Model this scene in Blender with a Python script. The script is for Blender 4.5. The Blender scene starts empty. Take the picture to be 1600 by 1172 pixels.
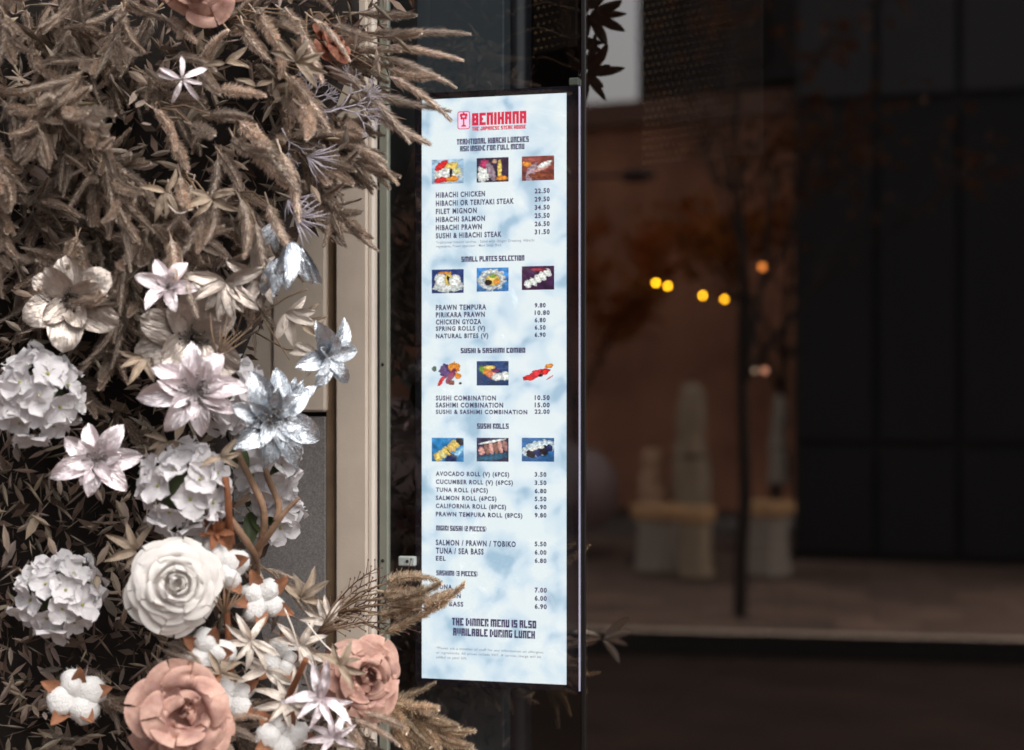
import bpy, math, random
from mathutils import Vector, Matrix, noise

random.seed(7)
SC = bpy.context.scene
COL = SC.collection
R = math.radians

# ------------------------------------------------------------------ camera
FPX, HZ, CAMZ = 2742.0, 615.0, 1.62          # focal length in photo pixels, horizon row, eye height
cam_d = bpy.data.cameras.new('camera')
cam = bpy.data.objects.new('camera', cam_d); COL.objects.link(cam)
cam.location = (0, 0, CAMZ); cam.rotation_euler = (R(90), 0, 0)
cam_d.sensor_width = 36.0; cam_d.lens = 36.0 * FPX / 1600.0
cam_d.shift_y = (HZ - 586.0) / 1600.0
cam_d.clip_start = 0.05; cam_d.clip_end = 3000
cam_d.dof.use_dof = True; cam_d.dof.focus_distance = 2.84; cam_d.dof.aperture_fstop = 2.4
cam_d.dof.aperture_blades = 0
SC.camera = cam

# ------------------------------------------------------------------ sky and sun (bright overcast)
SUN_EL, SUN_ROT = 50.0, 150.0
w = bpy.data.worlds.new('World'); SC.world = w; w.use_nodes = True
nt = w.node_tree
bg = nt.nodes['Background']
sky = nt.nodes.new('ShaderNodeTexSky'); sky.sky_type = 'NISHITA'; sky.sun_disc = False
sky.sun_elevation = R(SUN_EL); sky.sun_rotation = R(SUN_ROT)
sky.air_density = 1.0; sky.dust_density = 4.0; sky.ozone_density = 1.0
hs = nt.nodes.new('ShaderNodeHueSaturation'); hs.inputs['Saturation'].default_value = 0.22
nt.links.new(sky.outputs[0], hs.inputs['Color']); nt.links.new(hs.outputs[0], bg.inputs['Color'])
bg.inputs['Strength'].default_value = 0.15
sun_d = bpy.data.lights.new('sun', 'SUN'); sun_d.energy = 0.85; sun_d.angle = R(40); sun_d.color = (1.0, 0.96, 0.91)
sun = bpy.data.objects.new('sun', sun_d); COL.objects.link(sun)
to_sun = Vector((math.sin(R(SUN_ROT)) * math.cos(R(SUN_EL)), math.cos(R(SUN_ROT)) * math.cos(R(SUN_EL)), math.sin(R(SUN_EL))))
sun.rotation_euler = to_sun.to_track_quat('Z', 'Y').to_euler()
SC.view_settings.view_transform = 'Standard'; SC.view_settings.look = 'None'
SC.view_settings.exposure = 0.50; SC.view_settings.gamma = 1.0; SC.view_settings.use_curve_mapping = False
SC.cycles.use_denoising = True
SC.cycles.max_bounces = 7; SC.cycles.transparent_max_bounces = 12
SC.cycles.sample_clamp_indirect = 6

# ------------------------------------------------------------------ coordinates
def P(px, py, y):                     # a point of the place seen at a photo pixel, y metres ahead
    return Vector(((px - 800.0) / FPX * y, y, CAMZ + (HZ - py) / FPX * y))

YAW = R(18.0)
FO = Vector((0.1, 2.935, 0.0))                                  # a point of the shop window's plane
FE = Vector((math.cos(YAW), -math.sin(YAW), 0))                 # along the shop front, to the right
FN = Vector((-math.sin(YAW), -math.cos(YAW), 0))                # out into the street
FM = Matrix(((FE.x, -FN.x, 0, FO.x), (FE.y, -FN.y, 0, FO.y), (0, 0, 1, 0), (0, 0, 0, 1)))   # local y = into the shop
def FU(px, out=0.0):                  # where along the front, on a face standing `out` metres proud
    d = Vector(((px - 800.0) / FPX, 1.0, 0))
    o = FO + FN * out
    t = o.dot(FN) / d.dot(FN)
    return (d * t - FO).dot(FE)
def street(v):                        # the place across the street from where its mirror image stands in the window
    v = Vector(v); k = (v - FO).dot(FN)
    return v - FN * (2 * k)

# ------------------------------------------------------------------ materials
MATS = {}
def mat(name, color, rough=0.6, metal=0.0, var=0.0, scale=30.0, bump=0.0, bscale=None, emit=None, estr=0.0,
        spec=0.5, color2=None, attr=None, sub=0.0, rvar=0.0, trans=0.0, coat=0.0, orand=0.0):
    m = bpy.data.materials.new(name); m.use_nodes = True
    n = m.node_tree.nodes; l = m.node_tree.links
    b = n['Principled BSDF']
    b.inputs['Base Color'].default_value = (*color, 1); b.inputs['Roughness'].default_value = rough
    b.inputs['Metallic'].default_value = metal; b.inputs['Specular IOR Level'].default_value = spec
    if coat: b.inputs['Coat Weight'].default_value = coat; b.inputs['Coat Roughness'].default_value = 0.08
    if sub:
        b.inputs['Subsurface Weight'].default_value = sub; b.inputs['Subsurface Radius'].default_value = (0.006, 0.004, 0.003)
    if emit: b.inputs['Emission Color'].default_value = (*emit, 1); b.inputs['Emission Strength'].default_value = estr
    src = None
    if var or bump or color2:
        tc = n.new('ShaderNodeTexCoord')
        nz = n.new('ShaderNodeTexNoise'); nz.inputs['Scale'].default_value = scale; nz.inputs['Detail'].default_value = 6; nz.inputs['Roughness'].default_value = 0.62
        l.new(tc.outputs['Object'], nz.inputs['Vector'])
        if color2:
            cr = n.new('ShaderNodeValToRGB')
            cr.color_ramp.elements[0].position = 0.34; cr.color_ramp.elements[1].position = 0.68
            cr.color_ramp.elements[0].color = (*color, 1); cr.color_ramp.elements[1].color = (*color2, 1)
            l.new(nz.outputs['Fac'], cr.inputs[0]); src = cr.outputs[0]
        elif var:
            mr = n.new('ShaderNodeMapRange'); mr.inputs['From Min'].default_value = 0.25; mr.inputs['From Max'].default_value = 0.75
            mr.inputs['To Min'].default_value = 1 - var; mr.inputs['To Max'].default_value = 1 + var
            l.new(nz.outputs['Fac'], mr.inputs['Value'])
            mx = n.new('ShaderNodeVectorMath'); mx.operation = 'SCALE'; mx.inputs[0].default_value = color
            l.new(mr.outputs[0], mx.inputs['Scale']); src = mx.outputs[0]
        if rvar:
            m2 = n.new('ShaderNodeMapRange'); m2.inputs['To Min'].default_value = max(0, rough - rvar); m2.inputs['To Max'].default_value = rough + rvar
            l.new(nz.outputs['Fac'], m2.inputs['Value']); l.new(m2.outputs[0], b.inputs['Roughness'])
        if bump:
            bz = n.new('ShaderNodeTexNoise'); bz.inputs['Scale'].default_value = bscale or scale * 3; bz.inputs['Detail'].default_value = 5
            l.new(tc.outputs['Object'], bz.inputs['Vector'])
            bp = n.new('ShaderNodeBump'); bp.inputs['Strength'].default_value = bump; bp.inputs['Distance'].default_value = 0.004
            l.new(bz.outputs['Fac'], bp.inputs['Height']); l.new(bp.outputs[0], b.inputs['Normal'])
    if attr:                            # colour of each strand or cell
        a = n.new('ShaderNodeVertexColor'); a.layer_name = attr
        if src is None:
            mx = n.new('ShaderNodeVectorMath'); mx.operation = 'MULTIPLY'; mx.inputs[0].default_value = color
        else:
            mx = n.new('ShaderNodeVectorMath'); mx.operation = 'MULTIPLY'; l.new(src, mx.inputs[0])
        l.new(a.outputs['Color'], mx.inputs[1]); src = mx.outputs[0]
    if orand:                           # each piece a little lighter or darker
        oi = n.new('ShaderNodeObjectInfo')
        mr = n.new('ShaderNodeMapRange'); mr.inputs['To Min'].default_value = 1 - orand; mr.inputs['To Max'].default_value = 1 + orand
        l.new(oi.outputs['Random'], mr.inputs['Value'])
        mx = n.new('ShaderNodeVectorMath'); mx.operation = 'SCALE'
        if src is None: mx.inputs[0].default_value = color
        else: l.new(src, mx.inputs[0])
        l.new(mr.outputs[0], mx.inputs['Scale']); src = mx.outputs[0]
    if src is not None: l.new(src, b.inputs['Base Color'])
    if trans:                           # thin petals let light through
        tr = n.new('ShaderNodeBsdfTranslucent'); ms = n.new('ShaderNodeMixShader'); ms.inputs[0].default_value = trans
        if src is not None: l.new(src, tr.inputs[0])
        else: tr.inputs[0].default_value = (*color, 1)
        l.new(b.outputs[0], ms.inputs[1]); l.new(tr.outputs[0], ms.inputs[2]); l.new(ms.outputs[0], n['Material Output'].inputs[0])
    MATS[name] = m
    return m

def glass_mat(name, refl, tint=(0.9, 0.93, 0.93)):
    m = bpy.data.materials.new(name); m.use_nodes = True
    n = m.node_tree.nodes; l = m.node_tree.links; n.clear()
    out = n.new('ShaderNodeOutputMaterial'); mix = n.new('ShaderNodeMixShader')
    tr = n.new('ShaderNodeBsdfTransparent'); tr.inputs[0].default_value = (*tint, 1)
    gl = n.new('ShaderNodeBsdfGlossy'); gl.inputs['Roughness'].default_value = 0.0; gl.inputs['Color'].default_value = (1, 0.93, 0.89, 1)
    tc = n.new('ShaderNodeTexCoord'); nz = n.new('ShaderNodeTexNoise'); nz.inputs['Scale'].default_value = 2.2; nz.inputs['Detail'].default_value = 1
    bp = n.new('ShaderNodeBump'); bp.inputs['Strength'].default_value = 0.012; bp.inputs['Distance'].default_value = 0.01
    l.new(tc.outputs['Object'], nz.inputs['Vector']); l.new(nz.outputs['Fac'], bp.inputs['Height']); l.new(bp.outputs[0], gl.inputs['Normal'])
    lw = n.new('ShaderNodeLayerWeight'); lw.inputs['Blend'].default_value = 0.2
    mr = n.new('ShaderNodeMapRange'); mr.inputs['To Min'].default_value = refl; mr.inputs['To Max'].default_value = min(1, refl + 0.7)
    l.new(lw.outputs['Facing'], mr.inputs['Value']); 
    pw = n.new('ShaderNodeMath'); pw.operation = 'POWER'; pw.inputs[1].default_value = 4.0
    l.new(lw.outputs['Facing'], pw.inputs[0]); l.new(pw.outputs[0], mr.inputs['Value'])
    l.new(mr.outputs[0], mix.inputs[0]); l.new(tr.outputs[0], mix.inputs[1]); l.new(gl.outputs[0], mix.inputs[2])
    l.new(mix.outputs[0], out.inputs[0])
    return m

# ------------------------------------------------------------------ building blocks
def mesh(name, v, f, m=None, smooth=True, cols=None):
    me = bpy.data.meshes.new(name); me.from_pydata([tuple(p) for p in v], [], f)
    if m: me.materials.append(m)
    if smooth: me.polygons.foreach_set('use_smooth', [True] * len(me.polygons))
    if cols is not None:
        a = me.color_attributes.new('tint', 'FLOAT_COLOR', 'POINT')
        flat = []
        for c in cols: flat += [c[0], c[1], c[2], 1.0]
        a.data.foreach_set('color', flat)
    me.update()
    return me
def ob(name, me, parent=None, mw=None):
    o = bpy.data.objects.new(name, me); COL.objects.link(o)
    if parent: o.parent = parent
    if mw is not None: o.matrix_local = mw
    return o
def tag(o, label=None, cat=None, group=None, kind=None):
    if label: o['label'] = label
    if cat: o['category'] = cat
    if group: o['group'] = group
    if kind: o['kind'] = kind
    return o
def empty(name, mw, label, cat, group=None):
    o = bpy.data.objects.new(name, None); COL.objects.link(o); o.empty_display_size = 0.05
    o.matrix_world = mw if isinstance(mw, Matrix) else Matrix.Translation(mw)
    return tag(o, label, cat, group)
class MB:
    def __init__(s): s.v = []; s.f = []; s.c = []
    def add(s, v, f, c=None):
        k = len(s.v); s.v += [Vector(p) for p in v]; s.f += [tuple(i + k for i in q) for q in f]
        s.c += [c or (1, 1, 1)] * len(v)
        return s
    def box(s, x0, x1, y0, y1, z0, z1, b=0.0):
        if b <= 0:
            v = [(x, y, z) for x in (x0, x1) for y in (y0, y1) for z in (z0, z1)]
            return s.add(v, [(0, 1, 3, 2), (4, 6, 7, 5), (0, 4, 5, 1), (2, 3, 7, 6), (0, 2, 6, 4), (1, 5, 7, 3)])
        v = []; xs = (x0, x1); ys = (y0, y1); zs = (z0, z1)       # chamfered box
        idx = {}
        for i in (0, 1):
            for j in (0, 1):
                for k in (0, 1):
                    sx, sy, sz = (b if i == 0 else -b), (b if j == 0 else -b), (b if k == 0 else -b)
                    idx[i, j, k, 'x'] = len(v); v.append((xs[i], ys[j] + sy, zs[k] + sz))
                    idx[i, j, k, 'y'] = len(v); v.append((xs[i] + sx, ys[j], zs[k] + sz))
                    idx[i, j, k, 'z'] = len(v); v.append((xs[i] + sx, ys[j] + sy, zs[k]))
        f = []
        for i in (0, 1):
            q = [idx[i, 0, 0, 'x'], idx[i, 1, 0, 'x'], idx[i, 1, 1, 'x'], idx[i, 0, 1, 'x']]; f.append(q if i else q[::-1])
            q = [idx[0, i, 0, 'y'], idx[1, i, 0, 'y'], idx[1, i, 1, 'y'], idx[0, i, 1, 'y']]; f.append(q[::-1] if i else q)
            q = [idx[0, 0, i, 'z'], idx[1, 0, i, 'z'], idx[1, 1, i, 'z'], idx[0, 1, i, 'z']]; f.append(q if i else q[::-1])
        for a in (0, 1):
            for c in (0, 1):
                q = [idx[a, c, 0, 'x'], idx[a, c, 0, 'y'], idx[a, c, 1, 'y'], idx[a, c, 1, 'x']]; f.append(q if a == c else q[::-1])
                q = [idx[a, 0, c, 'x'], idx[a, 0, c, 'z'], idx[a, 1, c, 'z'], idx[a, 1, c, 'x']]; f.append(q[::-1] if a == c else q)
                q = [idx[0, a, c, 'y'], idx[0, a, c, 'z'], idx[1, a, c, 'z'], idx[1, a, c, 'y']]; f.append(q if a == c else q[::-1])
        for i in (0, 1):
            for j in (0, 1):
                for k in (0, 1):
                    q = [idx[i, j, k, 'x'], idx[i, j, k, 'y'], idx[i, j, k, 'z']]
                    f.append(q if (i + j + k) % 2 else q[::-1])
        return s.add(v, f)
    def tube(s, pts, rad, n=8, cap=True, c=None):
        pts = [Vector(p) for p in pts]
        if not hasattr(rad, '__len__'): rad = [rad] * len(pts)
        t = (pts[1] - pts[0]).normalized()
        a = t.orthogonal().normalized(); v = []
        for i, p in enumerate(pts):
            d = (pts[min(i + 1, len(pts) - 1)] - pts[max(i - 1, 0)])
            if d.length > 1e-9: t = d.normalized()
            a = (a - t * a.dot(t)).normalized(); bb = t.cross(a)
            for k in range(n):
                q = 2 * math.pi * k / n
                v.append(p + (a * math.cos(q) + bb * math.sin(q)) * rad[i])
        f = [(i * n + k, i * n + (k + 1) % n, (i + 1) * n + (k + 1) % n, (i + 1) * n + k) for i in range(len(pts) - 1) for k in range(n)]
        if cap:
            f.append(tuple(range(n))[::-1]); f.append(tuple((len(pts) - 1) * n + k for k in range(n)))
        return s.add(v, f, c)
    def lathe(s, prof, n=20, c=None, at=(0, 0, 0)):
        v = []; o = Vector(at)
        for r_, z in prof:
            for k in range(n):
                q = 2 * math.pi * k / n; v.append(o + Vector((r_ * math.cos(q), r_ * math.sin(q), z)))
        f = [(i * n + k, i * n + (k + 1) % n, (i + 1) * n + (k + 1) % n, (i + 1) * n + k) for i in range(len(prof) - 1) for k in range(n)]
        return s.add(v, f, c)
    def ball(s, c0, r_, n=8, c=None, sq=(1, 1, 1)):
        c0 = Vector(c0); v = []; m_ = n // 2 + 1
        for i in range(m_ + 1):
            th = math.pi * i / m_
            for k in range(n):
                q = 2 * math.pi * k / n
                v.append(c0 + Vector((sq[0] * math.sin(th) * math.cos(q), sq[1] * math.sin(th) * math.sin(q), sq[2] * math.cos(th))) * r_)
        f = [(i * n + k, (i + 1) * n + k, (i + 1) * n + (k + 1) % n, i * n + (k + 1) % n) for i in range(m_) for k in range(n)]
        return s.add(v, f, c)
    def xform(s, fn): s.v = [fn(p) for p in s.v]; return s
    def flip(s): s.f = [q[::-1] for q in s.f]; return s
    def me(s, name, m, smooth=False, cols=False): return mesh(name, s.v, s.f, m, smooth, s.c if cols else None)
    def ob(s, name, m, parent=None, mw=None, smooth=False, cols=False): return ob(name, s.me(name, m, smooth, cols), parent, mw)

# ================================================================== THE SHOP FRONT
m_stone = mat('beige limestone', (0.53, 0.445, 0.365), 0.75, var=0.2, scale=4, bump=0.08, bscale=400)
m_stone2 = mat('pale limestone edge', (0.62, 0.545, 0.47), 0.7, var=0.08, scale=12, bump=0.06, bscale=400)
m_ochre = mat('ochre brown shaded groove', (0.20, 0.13, 0.075), 0.6, var=0.35, scale=14, bump=0.2)  # groove beside the pier, its shadow put into the ochre brown
m_granite = mat('grey granite', (0.12, 0.11, 0.108), 0.55, color2=(0.30, 0.275, 0.265), scale=420, bump=0.15, bscale=500)
m_gasket = mat('black rubber', (0.012, 0.011, 0.012), 0.7)
m_steel = mat('grey green painted steel', (0.23, 0.235, 0.19), 0.45, var=0.12, scale=20, metal=0.1)
m_char = mat('charcoal panel', (0.034, 0.044, 0.052), 0.55, var=0.12, scale=10)
m_black = mat('black gloss column', (0.010, 0.011, 0.014), 0.32)
m_dark = mat('black interior paint', (0.007, 0.005, 0.004), 0.9, spec=.1)
m_mull = mat('black anodised mullion', (0.008, 0.007, 0.007), 0.4)
m_glass = glass_mat('shop window glass', 0.28); m_glass2 = glass_mat('clear side glass', 0.15)

ZB, ZT = 0.0, 3.4
front = empty('shop_front', FM, 'beige stone shop front with tall dark window behind the flowers', 'building')
def fbox(name, px0, px1, out, back, z0, z1, m, b=0.002, extra=None):
    o = MB().box(FU(px0, out), FU(px1, out), -out, back, z0, z1, b).ob(name, m, front)
    return o
# local y of the front points into the shop: a face `out` proud sits at y = -out
tag(fbox('stone_pier', 524, 573, 0.024, 0.25, ZB, ZT, m_stone, 0.003), 'beige limestone pier left of the window')
fbox('pier_edge_strip', 573.3, 584, 0.018, 0.25, ZB, ZT, m_stone2, 0.004)
fbox('groove_strip', 509, 523.6, 0.006, 0.25, ZB, ZT, m_ochre, 0.002)
zj = P(460, 647, 3.1).z
tag(fbox('stone_block', 425, 508.6, 0.018, 0.25, zj + 0.004, ZT, m_stone, 0.004), 'plain beige limestone block above the granite panel')
tag(fbox('granite_panel', -900, 508.6, 0.008, 0.25, ZB, zj - 0.004, m_granite, 0.002), 'speckled grey granite panel low on the wall')
fbox('stone_block', 300, 424, 0.012, 0.25, zj + 0.004, ZT, m_stone, 0.004)
fbox('stone_block', -900, 299, 0.014, 0.25, zj + 0.004, ZT, m_stone, 0.004)
fbox('gasket', 584.3, 592, 0.002, 0.010, ZB, ZT, m_gasket, 0)
st = fbox('steel_trim', 592.2, 606, 0.006, 0.008, ZB, ZT, m_steel, 0.002)
MB().box(FU(584.3, 0) , FU(605.5, -0.012), 0.012, 0.155, ZB, ZT - 0.2).ob('window_jamb', m_mull, front)
scr = MB().lathe([(0.0, 0.0016), (0.0024, 0.0014), (0.0030, 0.0)], 12)
scr_me = scr.me('screw', m_mull, True)
for py in (570, 872, 270):
    ob('screw', scr_me, st, Matrix.Translation((FU(598, 0.006), -0.0062, P(598, py, 3.08).z)) @ Matrix.Rotation(R(90), 4, 'X'))
def pane(px0, px1, mg=None):
    u0, u1 = FU(px0), FU(px1)
    v = [(u0, 0, ZB), (u1, 0, ZB), (u1, 0, ZT - 0.2), (u0, 0, ZT - 0.2)]
    return ob('window_pane', mesh('window_pane', v, [(0, 1, 2, 3)], mg or m_glass, False), front)
pane(606.2, 907.6, m_glass2); pane(915.2, 2100)
fbox('mullion', 908, 914.6, 0.003, 0.012, ZB, ZT - 0.2, m_mull, 0.001)
fbox('fascia', 584, 2100, 0.05, 0.25, ZT - 0.195, ZT + 0.6, m_mull, 0.004)
fbox('cornice', -900, 583, 0.10, 0.25, ZT + 0.004, ZT + 0.6, m_stone, 0.01)
fbox('window_post', 2103, 2180, 0.04, 0.25, ZB, ZT - 0.2, m_mull, 0.004)

# ------------------------------------------------------------------ inside the shop
def inside(px, back): return FU(px, -back)
def ibox(name, u0, u1, y0, y1, z0, z1, m, kind='structure'):
    o = MB().box(u0, u1, y0, y1, z0, z1).ob(name, m, None, FM.copy()); tag(o, kind=kind); return o
ibox('shop_floor', -1.2, 5.2, 0.26, 9.0, -0.12, 0.02, m_dark)
ibox('shop_ceiling', -1.2, 5.2, 0.26, 9.0, 3.3, 3.4, m_dark)
ibox('shop_back_wall', -1.2, 5.2, 9.01, 9.2, -0.12, 3.4, m_dark)
ibox('shop_side_wall', -1.4, -1.21, 0.26, 9.2, -0.12, 3.4, m_dark)
ibox('shop_side_wall', 5.21, 5.4, 0.26, 9.2, -0.12, 3.4, m_dark)
lin = MB().box(FU(560, -0.16), inside(787, 0.16), 0.16, 0.2, 0.02, 3.29, 0.002).ob('lining_panel', m_char, None, FM.copy())
tag(lin, 'matt charcoal lining panel standing behind the menu screen', 'panel')
uc = (inside(787, 0.23) + inside(830, 0.23)) / 2
cl = MB().lathe([(0.026, 0.02), (0.026, 3.29)], 28, at=(uc, 0.23, 0)).ob('pole', m_black, None, FM.copy(), True)
tag(cl, 'slim black round pole behind the right half of the menu screen', 'pole')
# small white sensor stuck inside the glass
m_white = mat('white plastic', (0.62, 0.64, 0.62), 0.45)
sn = empty('window_sensor', FM @ Matrix.Translation((inside(636, 0.01), 0.012, P(636, 874, 3.07).z)), 'small white plastic sensor on the glass left of the menu screen', 'sensor')
MB().box(-0.0155, 0.0155, -0.006, 0.006, -0.0085, 0.0085, 0.002).ob('housing', m_white, sn)
MB().ball((0.002, -0.0062, 0.0), 0.0028, 10).ob('lens', m_gasket, sn, None, True)

# ================================================================== THE MENU SCREEN
S0 = Vector(((659 - 800) / FPX * 3.036, 3.036, 1.128)); S1 = Vector(((885 - 800) / FPX * 2.964, 2.964, 1.128))
SE = (S1 - S0).normalized(); SW = (S1 - S0).length; SH = 1.0
SNo = Vector((SE.y, -SE.x, 0)); SNo = SNo if SNo.y < 0 else -SNo
SM = Matrix(((SE.x, 0, SNo.x, S0.x), (SE.y, 0, SNo.y, S0.y), (0, 1, 0, S0.z), (0, 0, 0, 1)))   # local x right, y up, z out
def S(px, py):                         # photo pixel -> point of the screen's face
    d = Vector(((px - 800) / FPX, 1.0, (HZ - py) / FPX))
    c = Vector((0, 0, CAMZ)); t = (S0 - c).dot(SNo) / d.dot(SNo)
    q = c + d * t - S0
    return q.dot(SE), q.z
def screen_mat():
    m = bpy.data.materials.new('lit screen'); m.use_nodes = True
    n = m.node_tree.nodes; l = m.node_tree.links; b = n['Principled BSDF']
    b.inputs['Base Color'].default_value = (0.02, 0.02, 0.02, 1); b.inputs['Roughness'].default_value = 0.35
    tc = n.new('ShaderNodeTexCoord')
    nz = n.new('ShaderNodeTexNoise'); nz.inputs['Scale'].default_value = 17; nz.inputs['Detail'].default_value = 2.2; nz.inputs['Roughness'].default_value = 0.45; nz.inputs['Distortion'].default_value = 0.3
    l.new(tc.outputs['Object'], nz.inputs['Vector'])
    cr = n.new('ShaderNodeValToRGB'); e = cr.color_ramp.elements
    e[0].position = 0.31; e[0].color = (0.42, 0.60, 0.76, 1); e[1].position = 0.56; e[1].color = (0.90, 0.97, 1.0, 1)
    k = e.new(0.42); k.color = (0.72, 0.85, 0.96, 1)
    l.new(nz.outputs['Fac'], cr.inputs[0])
    l.new(cr.outputs[0], b.inputs['Emission Color']); b.inputs['Emission Strength'].default_value = 0.80
    return m
m_screen = screen_mat()
m_bezel = mat('black gloss bezel', (0.008, 0.007, 0.012), 0.18)
m_ink = mat('dark violet ink', (0.020, 0.014, 0.055), 0.5, emit=(0.10, 0.09, 0.22), estr=0.35)
m_ink2 = mat('grey violet ink', (0.05, 0.045, 0.08), 0.5, emit=(0.2, 0.2, 0.32), estr=0.45)
m_red = mat('crimson ink', (0.1, 0.01, 0.02), 0.5, emit=(0.62, 0.015, 0.055), estr=0.95)
m_pink = mat('pale pink ink', (0.1, 0.05, 0.08), 0.5, emit=(0.85, 0.62, 0.80), estr=0.95)
m_pic = mat('menu picture', (0.0, 0.0, 0.0), 0.4)
a_ = m_pic.node_tree.nodes.new('ShaderNodeVertexColor'); a_.layer_name = 'tint'
m_pic.node_tree.links.new(a_.outputs['Color'], m_pic.node_tree.nodes['Principled BSDF'].inputs['Emission Color'])
m_pic.node_tree.nodes['Principled BSDF'].inputs['Emission Strength'].default_value = 0.9
m_edge = mat('edge reflection glow', (0.5, 0.48, 0.55), 0.3, emit=(0.60, 0.55, 0.78), estr=0.5)  # reflection along the glass edge, put into an emissive colour

scrn = empty('menu_screen', SM, 'tall lit digital menu screen of a steak house behind the glass', 'screen')
MB().box(-0.013, SW + 0.021, -0.012, SH + 0.012, -0.045, -0.0012, 0.001).ob('bezel', m_bezel, scrn)
MB().box(0, SW, 0, SH, -0.0008, 0.0).ob('display', m_screen, scrn)
MB().box(SW + 0.0213, SW + 0.0230, -0.010, SH + 0.010, -0.006, -0.0005).ob('edge_reflection_glow', m_edge, scrn)  # glowing strip added in place of the screen's reflected line
MB().box(SW + 0.003, SW + 0.020, SH + 0.0125, SH + 0.026, -0.04, -0.004, 0.002).ob('hanging_bracket', m_steel, scrn)

def fit(me, x0, y0, x1, y1, z, name, m):          # scale a flat mesh into a box on the screen
    xs = [v.co.x for v in me.vertices]; ys = [v.co.y for v in me.vertices]
    ax, bx, ay, by = min(xs), max(xs), min(ys), max(ys)
    for v in me.vertices:
        v.co = ((v.co.x - ax) / (bx - ax) * (x1 - x0) + x0, (v.co.y - ay) / (by - ay) * (y1 - y0) + y0, z)
    me.materials.clear(); me.materials.append(m); me.name = name
    o = ob(name, me, scrn); return o
def sans_mesh(txt, bold=0.012):
    cu = bpy.data.curves.new('t', 'FONT'); cu.body = txt; cu.resolution_u = 3; cu.offset = bold; cu.fill_mode = 'FRONT'
    cu.space_character = 1.22
    t = bpy.data.objects.new('t', cu); COL.objects.link(t)
    dg = bpy.context.evaluated_depsgraph_get()
    me = bpy.data.meshes.new_from_object(t.evaluated_get(dg))
    bpy.data.objects.remove(t); bpy.data.curves.remove(cu)
    return me
def line(txt, px0, px1, py0, py1, name='menu_line', m=None, bold=0.042, caps=True):
    u0, v1 = S(px0, py0); _, v0 = S(px0, py1); u1, _ = S(px1, py1)
    me = sans_mesh(txt, bold)
    if not caps or any(c in txt for c in '()/,'): 
        g = (v1 - v0) * 0.13; v0 -= g; v1 += g * 0.6
    return fit(me, u0, v0, u1, v1, 0.0006, name, m or m_ink)
GL = {'A': '111 101 111 101 101', 'B': '111 101 111 101 111', 'C': '111 100 100 100 111', 'D': '110 101 101 101 110', 'E': '111 100 110 100 111',
      'F': '111 100 110 100 100', 'G': '111 100 101 101 111', 'H': '101 101 111 101 101', 'I': '1 1 1 1 1', 'K': '101 101 110 101 101', 'L': '100 100 100 100 111',
      'M': '11111 10101 10101 10101 10101', 'N': '111 101 101 101 101', 'O': '111 101 101 101 111', 'P': '111 101 111 100 100', 'R': '111 101 110 101 101',
      'S': '111 100 111 001 111', 'T': '111 010 010 010 010', 'U': '101 101 101 101 111', 'V': '101 101 101 101 010', '&': '110 100 111 101 111',
      '(': '01 10 10 10 01', ')': '10 01 01 01 10', '2': '111 001 111 100 111', '3': '111 001 111 001 111', 'J': '001 001 001 101 111'}
RH = [1.2, 0.75, 1.1, 0.75, 1.2]
def block_mesh(txt):
    b = MB(); x = 0.0
    for ch in txt:
        if ch == ' ': x += 1.3; continue
        rows = GL[ch].split(); n = len(rows[0])
        cw = [1.25 if i % 2 == 0 else 0.5 for i in range(n)] if n > 1 else [1.25]
        if ch in 'T': cw = [0.65, 1.3, 0.65]
        if ch in '()': cw = [0.6, 0.6]
        y = sum(RH)
        for r_, row in enumerate(rows):
            xx = x
            for c_, bit in enumerate(row):
                if bit == '1': b.add([(xx, y - RH[r_], 0), (xx + cw[c_], y - RH[r_], 0), (xx + cw[c_], y, 0), (xx, y, 0)], [(0, 1, 2, 3)])
                xx += cw[c_]
            y -= RH[r_]
        x += sum(cw) + 0.42
    return b.me('heading', None)
def head(txt, px0, px1, py0, py1, m=None, name='heading'):
    u0, v1 = S(px0, py0); _, v0 = S(px0, py1); u1, _ = S(px1, py1)
    return fit(block_mesh(txt), u0, v0, u1, v1, 0.0006, name, m or m_ink)

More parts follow.
